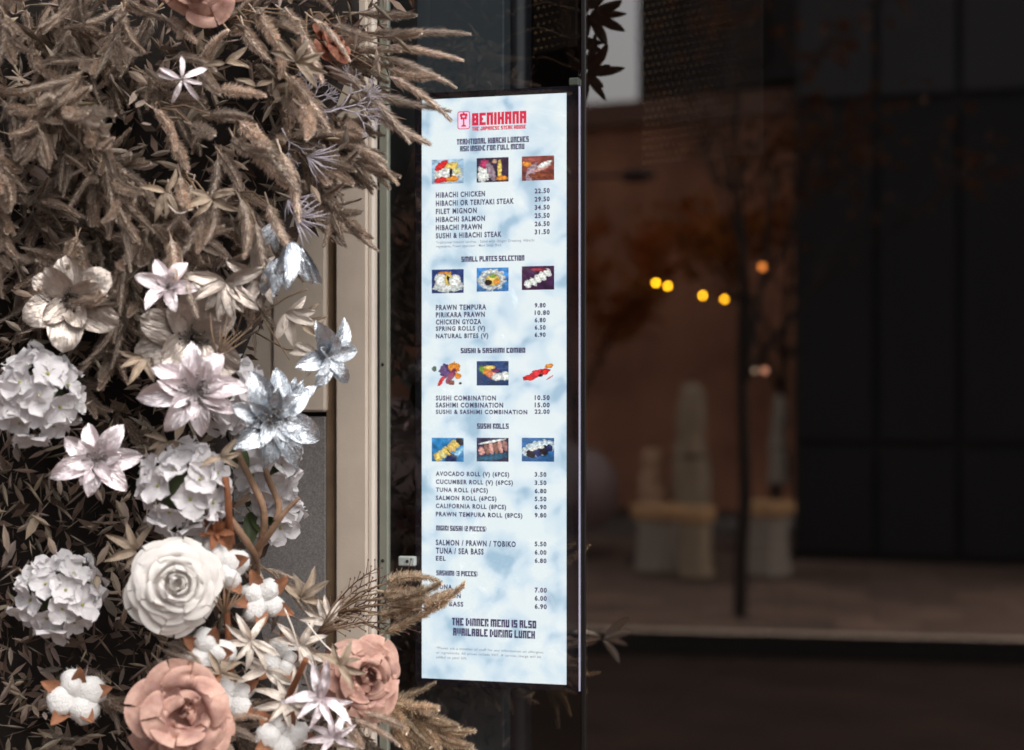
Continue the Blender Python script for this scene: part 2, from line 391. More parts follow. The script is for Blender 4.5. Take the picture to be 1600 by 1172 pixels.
head('BENIHANA', 737.7, 822.5, 177, 196.5, m_red, 'logo_lettering')
head('THE JAPANESE STEAK HOUSE', 738, 822, 198.6, 204.6, m_red, 'logo_lettering')
def logo():
    u0, v1 = S(715, 174.5); _, v0 = S(715, 202.5); u1, _ = S(734.5, 202)
    b = MB(); n = 8; rr = 0.004
    def rring(x0, y0, x1, y1, r_):
        o = []
        for (cx, cy, a0) in ((x1 - r_, y1 - r_, 0), (x0 + r_, y1 - r_, 90), (x0 + r_, y0 + r_, 180), (x1 - r_, y0 + r_, 270)):
            for k in range(n): a = R(a0 + 90 * k / (n - 1)); o.append((cx + r_ * math.cos(a), cy + r_ * math.sin(a), 0.0006))
        return o
    A = rring(u0, v0, u1, v1, rr); B = rring(u0 + .0014, v0 + .0014, u1 - .0014, v1 - .0014, rr - .001)
    k = len(A); ob('logo_frame', mesh('logo_frame', A + B, [(i, (i + 1) % k, k + (i + 1) % k, k + i) for i in range(k)], m_red, False), scrn)
    ob('logo_ground', mesh('logo_ground', [(x, y, 0.0004) for x, y, _ in B], [tuple(range(k))], m_pink, False), scrn)
    cx = (u0 + u1) / 2; h = v1 - v0
    b = MB()
    def disc(x, y, rx, ry): b.add([(x + rx * math.cos(2 * math.pi * q / 14), y + ry * math.sin(2 * math.pi * q / 14), 0.0009) for q in range(14)], [tuple(range(14))])
    for dx, dy, s in ((-.0045, .78, 1), (.0045, .78, 1), (0, .84, 1), (-.0035, .62, .9), (.0035, .62, .9)): disc(cx + dx, v0 + h * dy, .0026 * s, .0030 * s)
    b.add([(cx - .0013, v0 + h * .2, .0009), (cx + .0013, v0 + h * .2, .0009), (cx + .0013, v0 + h * .66, .0009), (cx - .0013, v0 + h * .66, .0009)], [(0, 1, 2, 3)])
    b.add([(cx - .005, v0 + h * .14, .0009), (cx + .005, v0 + h * .14, .0009), (cx + .003, v0 + h * .24, .0009), (cx - .003, v0 + h * .24, .0009)], [(0, 1, 2, 3)])
    b.ob('logo_emblem', m_red, scrn)
logo()
head('TRADITIONAL HIBACHI LUNCHES', 714, 826.5, 217.5, 226.5); head('ASK INSIDE FOR FULL MENU', 719, 819.5, 228.5, 237)
head('SMALL PLATES SELECTION', 721, 819.5, 401, 409.5); head('SUSHI & SASHIMI COMBO', 720, 821, 544, 552)
head('SUSHI ROLLS', 745.6, 795, 661.5, 670); head('NIGIRI SUSHI (2 PIECES)', 681.7, 760, 821, 829); head('SASHIMI (3 PIECES)', 682, 746.5, 891, 899)
head('THE DINNER MENU IS ALSO', 706.5, 838, 965, 977); head('AVAILABLE DURING LUNCH', 708, 836, 981, 993)
X = 681.2
for t, x1, y0, y1 in (('HIBACHI CHICKEN', 758, 300.7, 309.5), ('HIBACHI OR TERIYAKI STEAK', 803, 313.6, 322.4), ('FILET MIGNON', 745, 326.3, 335), ('HIBACHI SALMON', 758, 339, 347.7),
                      ('HIBACHI PRAWN', 753, 351.7, 360.4), ('SUSHI & HIBACHI STEAK', 784, 364.3, 373),
                      ('PRAWN TEMPURA', 760, 476.5, 485), ('PIRIKARA PRAWN', 757.7, 488, 496.3), ('CHICKEN GYOZA', 752, 499.2, 507.5), ('SPRING ROLLS (V)', 758, 510.5, 518.5), ('NATURAL BITES (V)', 763, 522, 530),
                      ('SUSHI COMBINATION', 775, 618, 626), ('SASHIMI COMBINATION', 786.4, 629, 637), ('SUSHI & SASHIMI COMBINATION', 824, 640, 647),
                      ('AVOCADO ROLL (V) (6PCS)', 795.8, 736.8, 744.6), ('CUCUMBER ROLL (V) (6PCS)', 801.5, 749.4, 757.2), ('TUNA ROLL (6PCS)', 762.5, 762, 769.8), ('SALMON ROLL (6PCS)', 775.8, 774.6, 782.4),
                      ('CALIFORNIA ROLL (8PCS)', 791, 787.2, 795), ('PRAWN TEMPURA ROLL (8PCS)', 816.4, 800, 807.8),
                      ('SALMON / PRAWN / TOBIKO', 806, 843.4, 851), ('TUNA / SEA BASS', 755.8, 856, 864), ('EEL', 696.6, 868.5, 876),
                      ('TUNA', 706.5, 912.7, 920.4), ('SALMON', 720, 926, 933.7), ('SEA BASS', 724, 939, 946.7)):
    line(t, X, x1, y0, y1)
for t, x1, y0, y1 in (('22.50', 859, 294.6, 302.6), ('29.50', 859, 307.6, 315.6), ('34.50', 859, 320.4, 328.4), ('25.50', 859, 333.2, 341.2), ('26.50', 859, 346, 354), ('31.50', 859, 358.6, 366.6),
                      ('9.80', 852.7, 473.5, 481), ('10.80', 859, 485, 492.5), ('6.80', 852.7, 496.5, 504), ('6.50', 852.7, 508, 515.5), ('6.90', 852.7, 519.4, 527),
                      ('10.50', 859, 617.5, 625.3), ('15.00', 859, 629, 636.7), ('22.00', 859, 639.6, 646.8),
                      ('3.50', 854, 737.6, 745), ('3.50', 854, 750.5, 758), ('6.80', 854, 763.3, 770.8), ('5.50', 854, 775.8, 783.3), ('6.90', 854, 788.4, 795.9), ('9.80', 854, 801.3, 808.8),
                      ('5.50', 854, 846, 853.7), ('6.00', 854, 859, 866.7), ('6.80', 854, 872, 879.6), ('7.00', 854.5, 917.8, 926), ('6.00', 854.5, 930.5, 938.7), ('6.90', 854.5, 943.4, 951.6)):
    line(t, 835.6, x1, y0, y1, 'price')
for t, x1, y0, y1 in (('Traditional hibachi lunches - Salad with Ginger Dressing, Hibachi', 835, 377.4, 381.6), ('vegetables, Prawn appetiser - Miso Soup, Rice', 783, 383.6, 387.8),
                      ('*Please ask a member of staff for any information on allergens', 849, 1010.5, 1014.5), ('or ingredients. All prices include VAT. A service charge will be', 845, 1017.8, 1021.8), ('added to your bill.', 730, 1025, 1029)):
    line(t, X + 0.6, x1, y0, y1, 'small_print', m_ink2, 0.006, False)

# the twelve dish pictures, drawn in cells of the display
def pic(px0, px1, py0, py1, bgc, shapes, seed, bleed=False):
    u0, v1 = S(px0, py0); _, v0 = S(px0, py1); u1, _ = S(px1, py1)
    NX, NY = 62, 50; rnd = random.Random(seed); v = []; f = []; c = []
    for j in range(NY):
        for i in range(NX):
            x = (i + .5) / NX; y = (j + .5) / NY
            col = [q * (0.8 + 0.4 * y) for q in bgc]; n1 = noise.noise(Vector((x * 5, y * 5, seed)))
            hit = False
            col = [q * (1 + 0.7 * n1 + .4 * noise.noise(Vector((x * 16, y * 16, seed)))) for q in col]
            for (cx, cy, rx, ry, ang, cc) in shapes:
                dx, dy = x - cx, (y - cy) * 0.8; a = R(ang)
                p, q = dx * math.cos(a) + dy * math.sin(a), -dx * math.sin(a) + dy * math.cos(a)
                d = (p / rx) ** 2 + (q / (ry * 0.8)) ** 2 + 0.55 * noise.noise(Vector((x * 9, y * 9, seed + 3))) + .3 * noise.noise(Vector((x * 24, y * 24, seed + 5)))
                if d < 1:
                    hit = True; k = 0.55 + 0.55 * (1 - d) + 0.6 * noise.noise(Vector((x * 12, y * 12, seed + 9))) + .5 * noise.noise(Vector((x * 30, y * 30, seed)))
                    col = [q_ * max(.5, k) for q_ in cc]
            if bleed and not hit: continue
            k = len(v); xa, xb = u0 + (u1 - u0) * i / NX, u0 + (u1 - u0) * (i + 1) / NX; ya, yb = v0 + (v1 - v0) * j / NY, v0 + (v1 - v0) * (j + 1) / NY
            v += [(xa, ya, .0005), (xb, ya, .0005), (xb, yb, .0005), (xa, yb, .0005)]; f.append((k, k + 1, k + 2, k + 3)); c += [[max(0, q) for q in col]] * 4
    ob('dish_picture', mesh('dish_picture', v, f, m_pic, False, c), scrn)
W_, RD, YL, OR, DK, NV, BL, GR, BR, PK = (.85, .85, .8), (.75, .03, .03), (.85, .6, .15), (.85, .3, .04), (.02, .015, .02), (.02, .03, .12), (.05, .2, .5), (.2, .35, .05), (.25, .06, .03), (.7, .35, .3)
XS = ((674.8, 724.6), (745, 794.8), (815.5, 866))
def row(py, hgt, specs, dy=2.6):
    for k, (b_, sh, bl) in enumerate(specs): pic(XS[k][0], XS[k][1], py - dy * k, py - dy * k + hgt, b_, sh, 11 * k + int(py), bl)
row(250, 38, (((.35, .5, .65), [(.5, .4, .45, .36, 0, W_), (.3, .75, .25, .14, 40, RD), (.62, .7, .22, .16, 20, YL), (.78, .5, .15, .12, 0, (.75, .7, .3)), (.35, .18, .3, .12, 10, RD), (.5, .45, .2, .2, 0, W_), (.66, .2, .2, .12, 0, OR), (.6, .45, .05, .2, 0, DK)], False),
              ((.04, .02, .05), [(.22, .35, .2, .35, 0, W_), (.25, .75, .14, .2, 0, (.55, .05, .15)), (.45, .45, .12, .4, 20, (.35, .25, .3)), (.72, .5, .07, .42, 0, YL), (.8, .15, .2, .1, 0, OR), (.55, .85, .08, .1, 0, (.5, .3, .2))], False),
              ((.22, .05, .04), [(.3, .35, .14, .4, -25, (.45, .3, .35)), (.15, .7, .15, .12, 0, OR), (.62, .5, .3, .1, 25, PK), (.7, .65, .25, .1, 25, W_), (.6, .2, .4, .14, 0, BR), (.3, .85, .25, .1, 0, (.4, .1, .08))], False)))
row(421.5, 37, (((.02, .04, .16), [(.5, .3, .48, .28, 0, (.7, .72, .7)), (.3, .55, .2, .3, 20, W_), (.52, .6, .12, .3, 0, YL), (.56, .5, .06, .24, 20, DK), (.72, .5, .18, .28, -25, W_), (.4, .85, .2, .06, 0, OR)], False),
                ((.04, .2, .5), [(.48, .5, .42, .44, 0, W_), (.48, .48, .3, .3, 0, (.4, .5, .6)), (.5, .48, .24, .24, 0, YL), (.62, .42, .1, .12, 0, OR), (.36, .38, .12, .12, 0, DK), (.5, .65, .1, .08, 0, GR)], False),
                ((.05, .015, .06), [(.2, .25, .12, .18, 35, W_), (.36, .36, .1, .2, 35, W_), (.5, .47, .1, .2, 35, W_), (.64, .58, .1, .2, 35, W_), (.8, .72, .1, .2, 35, W_), (.5, .85, .3, .07, 0, (.35, .05, .08))], False)))
row(565, 38, (((.8, .85, .9), [(.45, .6, .2, .3, 30, (.12, .06, .2)), (.7, .75, .2, .22, 0, OR), (.6, .4, .3, .12, 60, (.3, .05, .12)), (.3, .2, .2, .08, 60, RD), (.62, .12, .1, .1, 0, BR), (.08, .7, .07, .12, 0, (.1, .15, .12)), (.82, .4, .1, .12, 0, OR), (.9, .1, .05, .05, 0, DK)], True),
              ((.02, .05, .15), [(.25, .6, .22, .14, -35, GR), (.35, .55, .15, .18, 0, OR), (.5, .42, .2, .16, -30, (.75, .2, .1)), (.65, .35, .18, .16, 0, W_), (.9, .4, .12, .2, 0, W_), (.4, .75, .2, .08, 0, YL), (.6, .62, .12, .08, 0, (.2, .02, .12))], False),
              ((.9, .9, .95), [(.25, .3, .24, .12, 5, RD), (.5, .5, .26, .14, 15, (.8, .04, .06)), (.72, .55, .16, .12, 20, RD), (.85, .78, .14, .1, 10, OR), (.86, .3, .13, .03, 35, (.8, .25, .3)), (.58, .4, .06, .06, 0, DK)], True)), 0.6)
row(684, 37, (((.03, .2, .45), [(.75, .3, .5, .1, 40, (.3, .6, .8)), (.6, .1, .2, .2, 40, (.02, .03, .1)), (.2, .2, .13, .2, 40, YL), (.34, .33, .12, .2, 40, (.8, .7, .3)), (.48, .46, .12, .2, 40, YL), (.62, .6, .12, .2, 40, (.8, .55, .15)), (.75, .73, .12, .2, 40, YL), (.88, .86, .1, .18, 40, DK), (.55, .4, .02, .14, 40, DK)], False),
              ((.04, .04, .09), [(.5, .2, .5, .15, 10, (.03, .12, .2)), (.15, .45, .1, .2, 10, PK), (.32, .52, .08, .28, 10, (.3, .15, .12)), (.46, .56, .08, .28, 10, PK), (.6, .6, .08, .28, 10, (.3, .15, .12)), (.74, .64, .08, .28, 10, PK), (.88, .68, .08, .24, 10, (.4, .2, .18)), (.5, .85, .45, .05, 12, W_)], False),
              ((.03, .12, .3), [(.5, .55, .55, .3, 18, (.7, .8, .85)), (.3, .35, .16, .2, 0, DK), (.5, .42, .16, .2, 0, NV), (.7, .5, .16, .2, 0, DK), (.85, .58, .1, .16, 0, NV), (.4, .55, .1, .08, 0, W_), (.58, .62, .12, .08, 0, W_), (.3, .5, .08, .06, 0, W_)], False)), 0.0)

# ================================================================== THE STREET (seen mirrored in the window)
# far things are laid out where their mirror image stands and then set where they really are
def V(px, D, z): return Vector(((px - 800.0) / FPX * D, D, z))
def real(b): b.xform(street); return b.flip()
m_road = mat('asphalt', (0.040, 0.0255, 0.020), 0.95, spec=.08, var=0.35, scale=2, bump=0.3, bscale=90)
m_pave = mat('brown pavement', (0.18, 0.115, 0.085), 0.8, var=0.35, scale=1.2, bump=0.2, bscale=60)
m_kerb = mat('pale kerb top', (0.60, 0.46, 0.35), 0.7, var=0.25, scale=8)
m_kerbf = mat('kerb stone with shade and dirt', (0.035, 0.028, 0.025), 0.8, var=0.2, scale=8)  # the kerb face's shade and dirt are both put into this dark colour
g = MB().add([(-400, -400, -0.004), (400, -400, -0.004), (400, 400, -0.004), (-400, 400, -0.004)], [(0, 1, 2, 3)]).ob('ground', m_road); tag(g, kind='structure')
KD0, KD1 = 11.15, 10.6                               # kerb: distance at pixel 700 and 1500
def kline(px, k=0.0, z=0.0):
    D = KD0 + (KD1 - KD0) * (px - 700) / 800.0
    p = V(px, D, z); return p + Vector((0, 1, 0)) * k
def strip(name, k0, k1, z, m, px0=-1800, px1=3200):
    a, b_ = kline(px0, k0, z), kline(px1, k0, z); c, d = kline(px1, k1, z), kline(px0, k1, z)
    o = real(MB().add([a, b_, c, d], [(0, 1, 2, 3)])).ob(name, m); return tag(o, kind='structure')
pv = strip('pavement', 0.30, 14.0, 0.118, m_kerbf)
m_slab = mat('paving slab', (0.20, 0.125, 0.09), 0.75, var=0.35, scale=2.5, orand=.22, rvar=.15)
def slabs():
    a0, a1 = kline(700), kline(1500); e = (a1 - a0).normalized(); nn = Vector((-e.y, e.x, 0)); rnd = random.Random(4); s_ = .6
    for j in range(12):
        for i in range(-6, 16):
            o_ = a0 + e * (i * s_ + (.3 if j % 2 else 0)) + nn * (.30 + j * s_); g_ = .006; h_ = .13 + rnd.uniform(-.003, .003)
            q = [o_ + e * g_ + nn * g_, o_ + e * (s_ - g_) + nn * g_, o_ + e * (s_ - g_) + nn * (s_ - g_), o_ + e * g_ + nn * (s_ - g_)]
            v = [Vector((p.x, p.y, z)) for z in (.119, h_) for p in q]
            real(MB().add(v, [(0, 1, 5, 4), (1, 2, 6, 5), (2, 3, 7, 6), (3, 0, 4, 7), (4, 5, 6, 7)])).ob('paving_slab', m_slab, pv)
slabs()
def kerb():
    n = 26; k = tag(bpy.data.objects.new('kerb', None), kind='structure'); COL.objects.link(k)
    for i in range(n):
        p0 = 300 + i * 60
        b = MB()
        a0, a1 = kline(p0 + .6), kline(p0 + 59.4); e = (a1 - a0).normalized(); nn = Vector((-e.y, e.x, 0))
        q = [a0, a1, a1 + nn * .29, a0 + nn * .29]
        v = [Vector((p.x, p.y, z)) for z in (0.0, 0.134) for p in q]
        b.add(v, [(0, 1, 5, 4), (1, 2, 6, 5), (2, 3, 7, 6), (3, 0, 4, 7), (4, 5, 6, 7)])
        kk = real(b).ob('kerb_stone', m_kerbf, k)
        e2 = MB().add([p + Vector((0, 0, .1385)) for p in (a0 - nn * .01, a1 - nn * .01, a1 + nn * .16, a0 + nn * .16)], [(0, 1, 2, 3)]); real(e2).ob('kerb_top_strip', m_kerb, kk)  # pale strip added on top, set off against the darkened face
kerb()
# pavement under the shop window
b = MB().box(-4.5, 5.4, -2.2, -0.061, 0.0, 0.02); o = b.ob('shop_pavement', m_pave, None, FM.copy()); tag(o, kind='structure')

# two-storey brown building
m_brick = mat('brown render', (0.60, 0.265, 0.15), 0.85, var=0.55, scale=0.8)
m_frame = mat('window frame paint', (0.30, 0.15, 0.10), 0.6)
m_wglass = mat('far window glass', (0.20, 0.10, 0.066), 0.4, var=.5, scale=1.5)
m_perf = mat('dark perforated metal', (0.022, 0.015, 0.012), 0.6, var=0.25, scale=2)
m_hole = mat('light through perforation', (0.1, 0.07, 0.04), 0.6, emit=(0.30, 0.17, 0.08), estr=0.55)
m_slate = mat('grey cladding', (0.024, 0.022, 0.022), 0.7, var=0.15, scale=1)
m_slate2 = mat('lighter grey cladding', (0.062, 0.060, 0.064), 0.6, var=0.1, scale=1)
def wallframe(pA, pB):
    e = (pB - pA); L = e.length; e.normalize(); nn = Vector((-e.y, e.x, 0))       # away from the viewer
    return e, nn, L
def building(name, label, pA, pB, z0, z1, depth, m, wins=(), mw=None, mf=None):
    e, nn, L = wallframe(pA, pB)
    root = empty(name, Matrix.Translation(street((pA + pB) / 2)), label, 'building'); inv = root.matrix_world.inverted()
    def part(nm, b, mm, par=None):
        b.xform(lambda q: inv @ street(pA + e * q.x + nn * q.y + Vector((0, 0, q.z - pA.z)))).flip()
        return b.ob(nm, mm, par or root)
    part('wall', MB().box(0, L, 0, depth, z0, z1), m)
    for (x0, x1, a, c) in wins:
        w_ = part('window', MB().box(x0, x1, -0.05, -0.004, a, c, 0.01), mf or m_frame)
        part('pane', MB().box(x0 + .09, x1 - .09, -0.062, -0.054, a + .09, c - .09), mw or m_wglass, w_)
    return root, part
bw = [(0.25, 1.0, 2.95, 4.3), (0.25, 1.0, 0.3, 2.3)]
zt = CAMZ + (HZ - 162) / FPX * 22.6
_, bp_ = building('brown_building', 'low brown rendered building mirrored in the window beneath the strip of sky', V(700, 24.0, 0), V(1262, 21.8, 0), 0.13, zt, 6, m_brick, bw)
bp_('roof_edge', MB().box(-0.1, 5.2, -0.15, -0.06, zt - 0.25, zt + 0.05), m_frame)
root, part = building('dark_building', 'dark upper building mirrored right of the strip of sky', V(998, 23.2, 0), V(1243, 21.6, 0), CAMZ + (HZ - 158) / FPX * 23.2, 14, 5.0, m_perf)
for i in range(3): part('cladding_panel', MB().box(0.05 + i * 0.68, 0.68 + i * 0.68, -0.04, -0.004, 5.75, 13.5, 0.01), m_perf)
building('dark_tower', 'dark tower mirrored above the top right corner of the menu', V(700, 22.6, 0), V(912, 23.6, 0), 5.45, 14, 5.0, m_perf)
building('tall_brown_terrace', 'long brown terrace mirrored behind the flowers', V(-1500, 24.6, 0), V(690, 24.05, 0), 0.13, 9, 6, m_brick, [(x, x + 1.3, z, z + 1.6) for x in (12.5, 15, 17.5) for z in (.6, 3.2, 5.8)])
root, part = building('grey_building', 'grey clad building mirrored along the right side of the window', V(1241, 15.8, 0), V(2300, 14.0, 0), 0.13, 13, 5, m_slate)
for i in range(4):
    for k, (a, c) in enumerate(((4.25, 6.4), (1.2, 4.1), (0.2, 1.1), (6.55, 9))):
        part('cladding_panel', MB().box(0.04 + i * 0.72, 0.70 + i * 0.72, -0.05, -0.004, a, c, 0.01), m_slate2 if k in (0, 3) else m_slate)

# bare street tree with a few brown leaves left
m_bark = mat('dark bark', (0.045, 0.032, 0.026), 0.9, var=0.3, scale=30, bump=0.5)
m_rust_leaf = mat('rust autumn leaf', (0.20, 0.075, 0.025), 0.7, var=0.3, scale=4)
def tree(px, D, h, label, seed, dens=.30, ml=None, rt=.05, ls=1.0):
    rnd = random.Random(seed); base = street(V(px, D, 0.13))
    root = empty('street_tree', Matrix.Translation(base), label, 'tree')
    b = MB(); tips = []
    def grow(p, d, L, r_, lev):
        pts = [p]; q = p.copy(); dd = d.copy(); n_ = 6
        for i in range(n_):
            dd = (dd + Vector((rnd.uniform(-.12, .12), rnd.uniform(-.12, .12), rnd.uniform(-.02, .1)))).normalized()
            q = q + dd * (L / n_); pts.append(q.copy())
        b.tube(pts, [r_ * (1 - .5 * i / n_) for i in range(n_ + 1)], 7 if lev < 2 else 4, False)
        if lev >= 2: tips.extend(pts[2:])
        if lev < 4:
            for k in range(4 if lev == 0 else 3):
                t = rnd.uniform(.45, 1.0) if lev else rnd.uniform(.75, 1.0); i = int(t * n_)
                ax = Vector((rnd.uniform(-1, 1), rnd.uniform(-1, 1), 0)).normalized()
                nd = (dd + ax * rnd.uniform(.35, .8)).normalized()
                grow(pts[i], nd, L * rnd.uniform(.5, .72), r_ * .5, lev + 1)
    grow(Vector((0, 0, 0)), Vector((0.02, 0, 1)), h * .42, rt, 0)
    b.ob('trunk', m_bark, root, None, True)
    lf = MB()
    for p in tips:
        for _ in range(2):
            if rnd.random() < dens:
                q = p + Vector((rnd.gauss(0, .10), rnd.gauss(0, .10), rnd.gauss(0, .10))); a = Vector((rnd.gauss(0, 1), rnd.gauss(0, 1), rnd.gauss(0, 1))).normalized() * .05 * ls; c = a.orthogonal().normalized() * .03 * ls
                lf.add([q - a, q + c, q + a, q - c], [(0, 1, 2, 3)])
    o = lf.ob('crown', ml or m_rust_leaf, root); o['kind'] = 'stuff'
tree(1157, 11.75, 5.6, 'slim bare tree mirrored at the kerb in the right window', 5)

m_amber = mat('amber autumn leaf', (0.62, 0.22, 0.045), 0.7, var=0.3, scale=4)
tree(905, 18.5, 4.6, 'small amber leaved tree mirrored just right of the menu', 12, .95, m_amber, .06, 1.7)
tree(1215, 17.5, 5.2, 'amber leaved tree mirrored beside the grey building', 14, .6, m_amber, .06, 1.5)

# street lamp
m_lamp = mat('street lamp metal', (0.035, 0.014, 0.009), 0.5)
def lamp():
    D = 13.6; root = empty('street_lamp', Matrix.Translation(street(V(855, D, 0.13))), 'street lamp with a slim arm and flat head mirrored beside the menu', 'street lamp')
    inv = root.matrix_world.inverted(); z = CAMZ + (HZ - 275) / FPX * D
    def p(nm, b): b.xform(lambda q: inv @ street(q)).flip(); b.ob(nm, m_lamp, root, None, True)
    p('pole', MB().tube([V(855, D, .13), V(855, D, 2.0), V(855, D, z + .1)], [.06, .05, .035], 12))
    p('arm', MB().tube([V(855, D, z + .02), V(915, D, z), V(976, D, z)], .014, 8))
    p('lamp_head', MB().tube([V(972, D, z), V(980, D, z), V(1000, D, z + .005), V(1022, D, z + .01), V(1026, D, z + .01)], [.02, .05, .055, .03, .008], 10))
lamp()

# cafe terrace: cloth-covered tables, planters and folded parasols
m_tan = mat('tan tabletop', (0.80, 0.46, 0.22), 0.6, var=0.15, scale=10)
m_cloth = mat('grey blue cloth', (0.50, 0.42, 0.34), 0.85, var=0.1, scale=8)
m_cream = mat('cream canvas', (0.52, 0.39, 0.26), 0.85, var=0.12, scale=8)
m_wood = mat('brown timber', (0.14, 0.07, 0.04), 0.6, var=0.2, scale=12)
def table(px0, px1, py0, py1, D, label, cl):
    base = street(V((px0 + px1) / 2, D, .13)); root = empty('terrace_table', Matrix.Translation(base), label, 'table', 'terrace tables across the street')
    s = D / FPX; wd = (px1 - px0) * s / 2; zt_ = CAMZ + (HZ - py0) * s - .13
    MB().box(-wd, wd, -wd, wd, zt_ - .12, zt_, .02).ob('table_top', m_tan, root)
    v = []; n_ = 32
    for zz, k in ((zt_ - .125, .86), (zt_ * .5, .80), (.02, .92)):
        for i in range(n_):
            a = 2 * math.pi * i / n_; q = 1 / max(abs(math.cos(a)), abs(math.sin(a))); rr = wd * k * min(q, 1.25) * (1 + (.05 * math.sin(a * 8) if zz < .1 else 0))
            v.append((rr * math.cos(a), rr * math.sin(a), zz))
    ob('table_cloth', mesh('table_cloth', v, [(i * n_ + k, i * n_ + (k + 1) % n_, (i + 1) * n_ + (k + 1) % n_, (i + 1) * n_ + k) for i in range(2) for k in range(n_)], cl), root)
table(1164, 1232, 782, 895, 14.3, 'tan topped table with grey cloth mirrored at the right', m_cloth)
table(996, 1062, 788, 882, 14.6, 'tan topped table with grey cloth mirrored nearest the menu', m_cloth)
table(1064, 1112, 792, 892, 14.1, 'cream cloth table mirrored between the two grey cloth tables', m_cream)
def parasol(px, py0, py1, D, wpx, label, m):
    s = D / FPX; base = street(V(px, D, .13)); root = empty('folded_parasol', Matrix.Translation(base), label, 'parasol', 'folded parasols across the street')
    zt_ = CAMZ + (HZ - py0) * s - .13; zb = max(.3, CAMZ + (HZ - py1) * s - .13); wd = wpx * s / 2
    MB().lathe([(.02, 0), (.02, zt_ + .05), (.0, zt_ + .06)], 10).ob('pole', m_wood, root, None, True)
    MB().lathe([(.0, 0), (.22, 0.0), (.22, .05), (.03, .07)], 18).ob('base', m_bark, root, None, True)
    v = []; n_ = 24; pr = ((0, .22), (.03, .48), (.12, .62), (.32, .72), (.42, .62), (.52, .78), (.75, .92), (1, 1.0))
    for t, k in pr:
        for i in range(n_):
            a = 2 * math.pi * i / n_; rr = wd * k * (1 + .16 * math.cos(8 * a)); wb = Vector((math.cos(a) * 2 + px, math.sin(a) * 2, t * 6)); rr *= 1 + .35 * noise.noise(wb); v.append((rr * math.cos(a) + .05 * noise.noise(Vector((t * 3, px, 0))), rr * math.sin(a), zt_ + (zb - zt_) * t))
    ob('canopy', mesh('canopy', v, [(i * n_ + k, i * n_ + (k + 1) % n_, (i + 1) * n_ + (k + 1) % n_, (i + 1) * n_ + k) for i in range(len(pr) - 1) for k in range(n_)], m), root)
    MB().lathe([(wd * .78, zt_ + (zb - zt_) * .58), (wd * .84, zt_ + (zb - zt_) * .6), (wd * .78, zt_ + (zb - zt_) * .62)], 20).ob('strap', m_wood, root, None, True)
parasol(1082, 598, 790, 15.2, 58, 'tall cream folded parasol mirrored in the middle of the terrace', m_cream)
parasol(1218, 618, 755, 16.0, 32, 'slim folded parasol mirrored beside the grey building', m_cloth)
m_peach = mat('peach canvas', (0.75, 0.46, 0.29), 0.85, var=0.15, scale=8)
parasol(1020, 700, 786, 15.4, 44, 'short peach folded parasol mirrored above the grey cloth table', m_peach)

# parked car, partly hidden by the menu
def car():
    D = 16.5; base = street(V(610, D, .13)); yaw = math.atan2((street(V(1000, D, 0)) - street(V(800, D, 0))).y, (street(V(1000, D, 0)) - street(V(800, D, 0))).x)
    root = empty('parked_car', Matrix.Translation(base) @ Matrix.Rotation(yaw, 4, 'Z'), 'pale parked car mirrored beside the lower menu', 'car')
    m_body = mat('pale pink car paint', (0.42, 0.30, 0.28), 0.3, coat=0.5); m_low = mat('dark red car paint', (0.10, 0.025, 0.02), 0.4)
    m_tyre = mat('tyre rubber', (0.015, 0.015, 0.015), 0.8); m_rim = mat('alloy rim', (0.4, 0.4, 0.4), 0.3, metal=0.8)
    # sections across the length: x, lower z, belt z, roof z, half width
    secs = [(-2.1, .42, .66, .70, .70), (-1.9, .28, .78, .82, .80), (-1.2, .24, .86, .92, .84), (-.65, .24, .90, 1.34, .84), (.0, .24, .92, 1.44, .84), (.8, .24, .93, 1.42, .84), (1.5, .26, .93, 1.10, .83), (1.95, .30, .90, .96, .80), (2.1, .42, .74, .78, .72)]
    v = []
    for x, zl, zb, zr, hw in secs:
        tr = hw * .74 if zr - zb > .2 else hw * .9
        for y, z in ((-hw * .92, zl), (-hw, (zl + zb) / 2), (-hw * .97, zb), (-tr, zr - .04), (-tr * .6, zr), (tr * .6, zr), (tr, zr - .04), (hw * .97, zb), (hw, (zl + zb) / 2), (hw * .92, zl)): v.append((x, y, z))
    n_ = 10; f = [(i * n_ + k, (i + 1) * n_ + k, (i + 1) * n_ + (k + 1) % n_, i * n_ + (k + 1) % n_) for i in range(len(secs) - 1) for k in range(n_)]
    f += [tuple(range(n_)), tuple((len(secs) - 1) * n_ + k for k in range(n_))[::-1]]
    ob('body', mesh('body', v, f, m_body), root)
    for s in (-1, 1):
        for x0, x1 in ((-.55, .12), (.2, 1.0)):
            y0 = s * .835; q = [(x0 - (.28 if x0 < -.3 else 0), y0, .95), (x1 + (.2 if x1 > .5 else 0), y0, .95), (x1, s * .665, 1.36), (x0, s * .665, 1.34)]
            ob('side_window', mesh('side_window', q, [(0, 1, 2, 3)], m_wglass, False), root)
        MB().box(-1.7, 1.7, s * .845 - .012, s * .845 + .012, .26, .5, .008).ob('sill_panel', m_low, root)
        for x in (-1.32, 1.32):
            wh = MB().tube([(x, s * .70, .32), (x, s * .72, .32), (x, s * .86, .32), (x, s * .88, .32)], [.28, .32, .32, .28], 22).ob('wheel', m_tyre, root, None, True)
            MB().tube([(x, s * .875, .32), (x, s * .89, .32)], [.20, .17], 16).ob('rim', m_rim, wh)
        MB().ball((-2.02, s * .56, .66), .12, 10, sq=(.5, 1, .6)).ob('headlight', m_rim, root, None, True)
        MB().ball((2.04, s * .58, .74), .11, 10, sq=(.4, 1, .7)).ob('tail_light', m_low, root, None, True)
car()

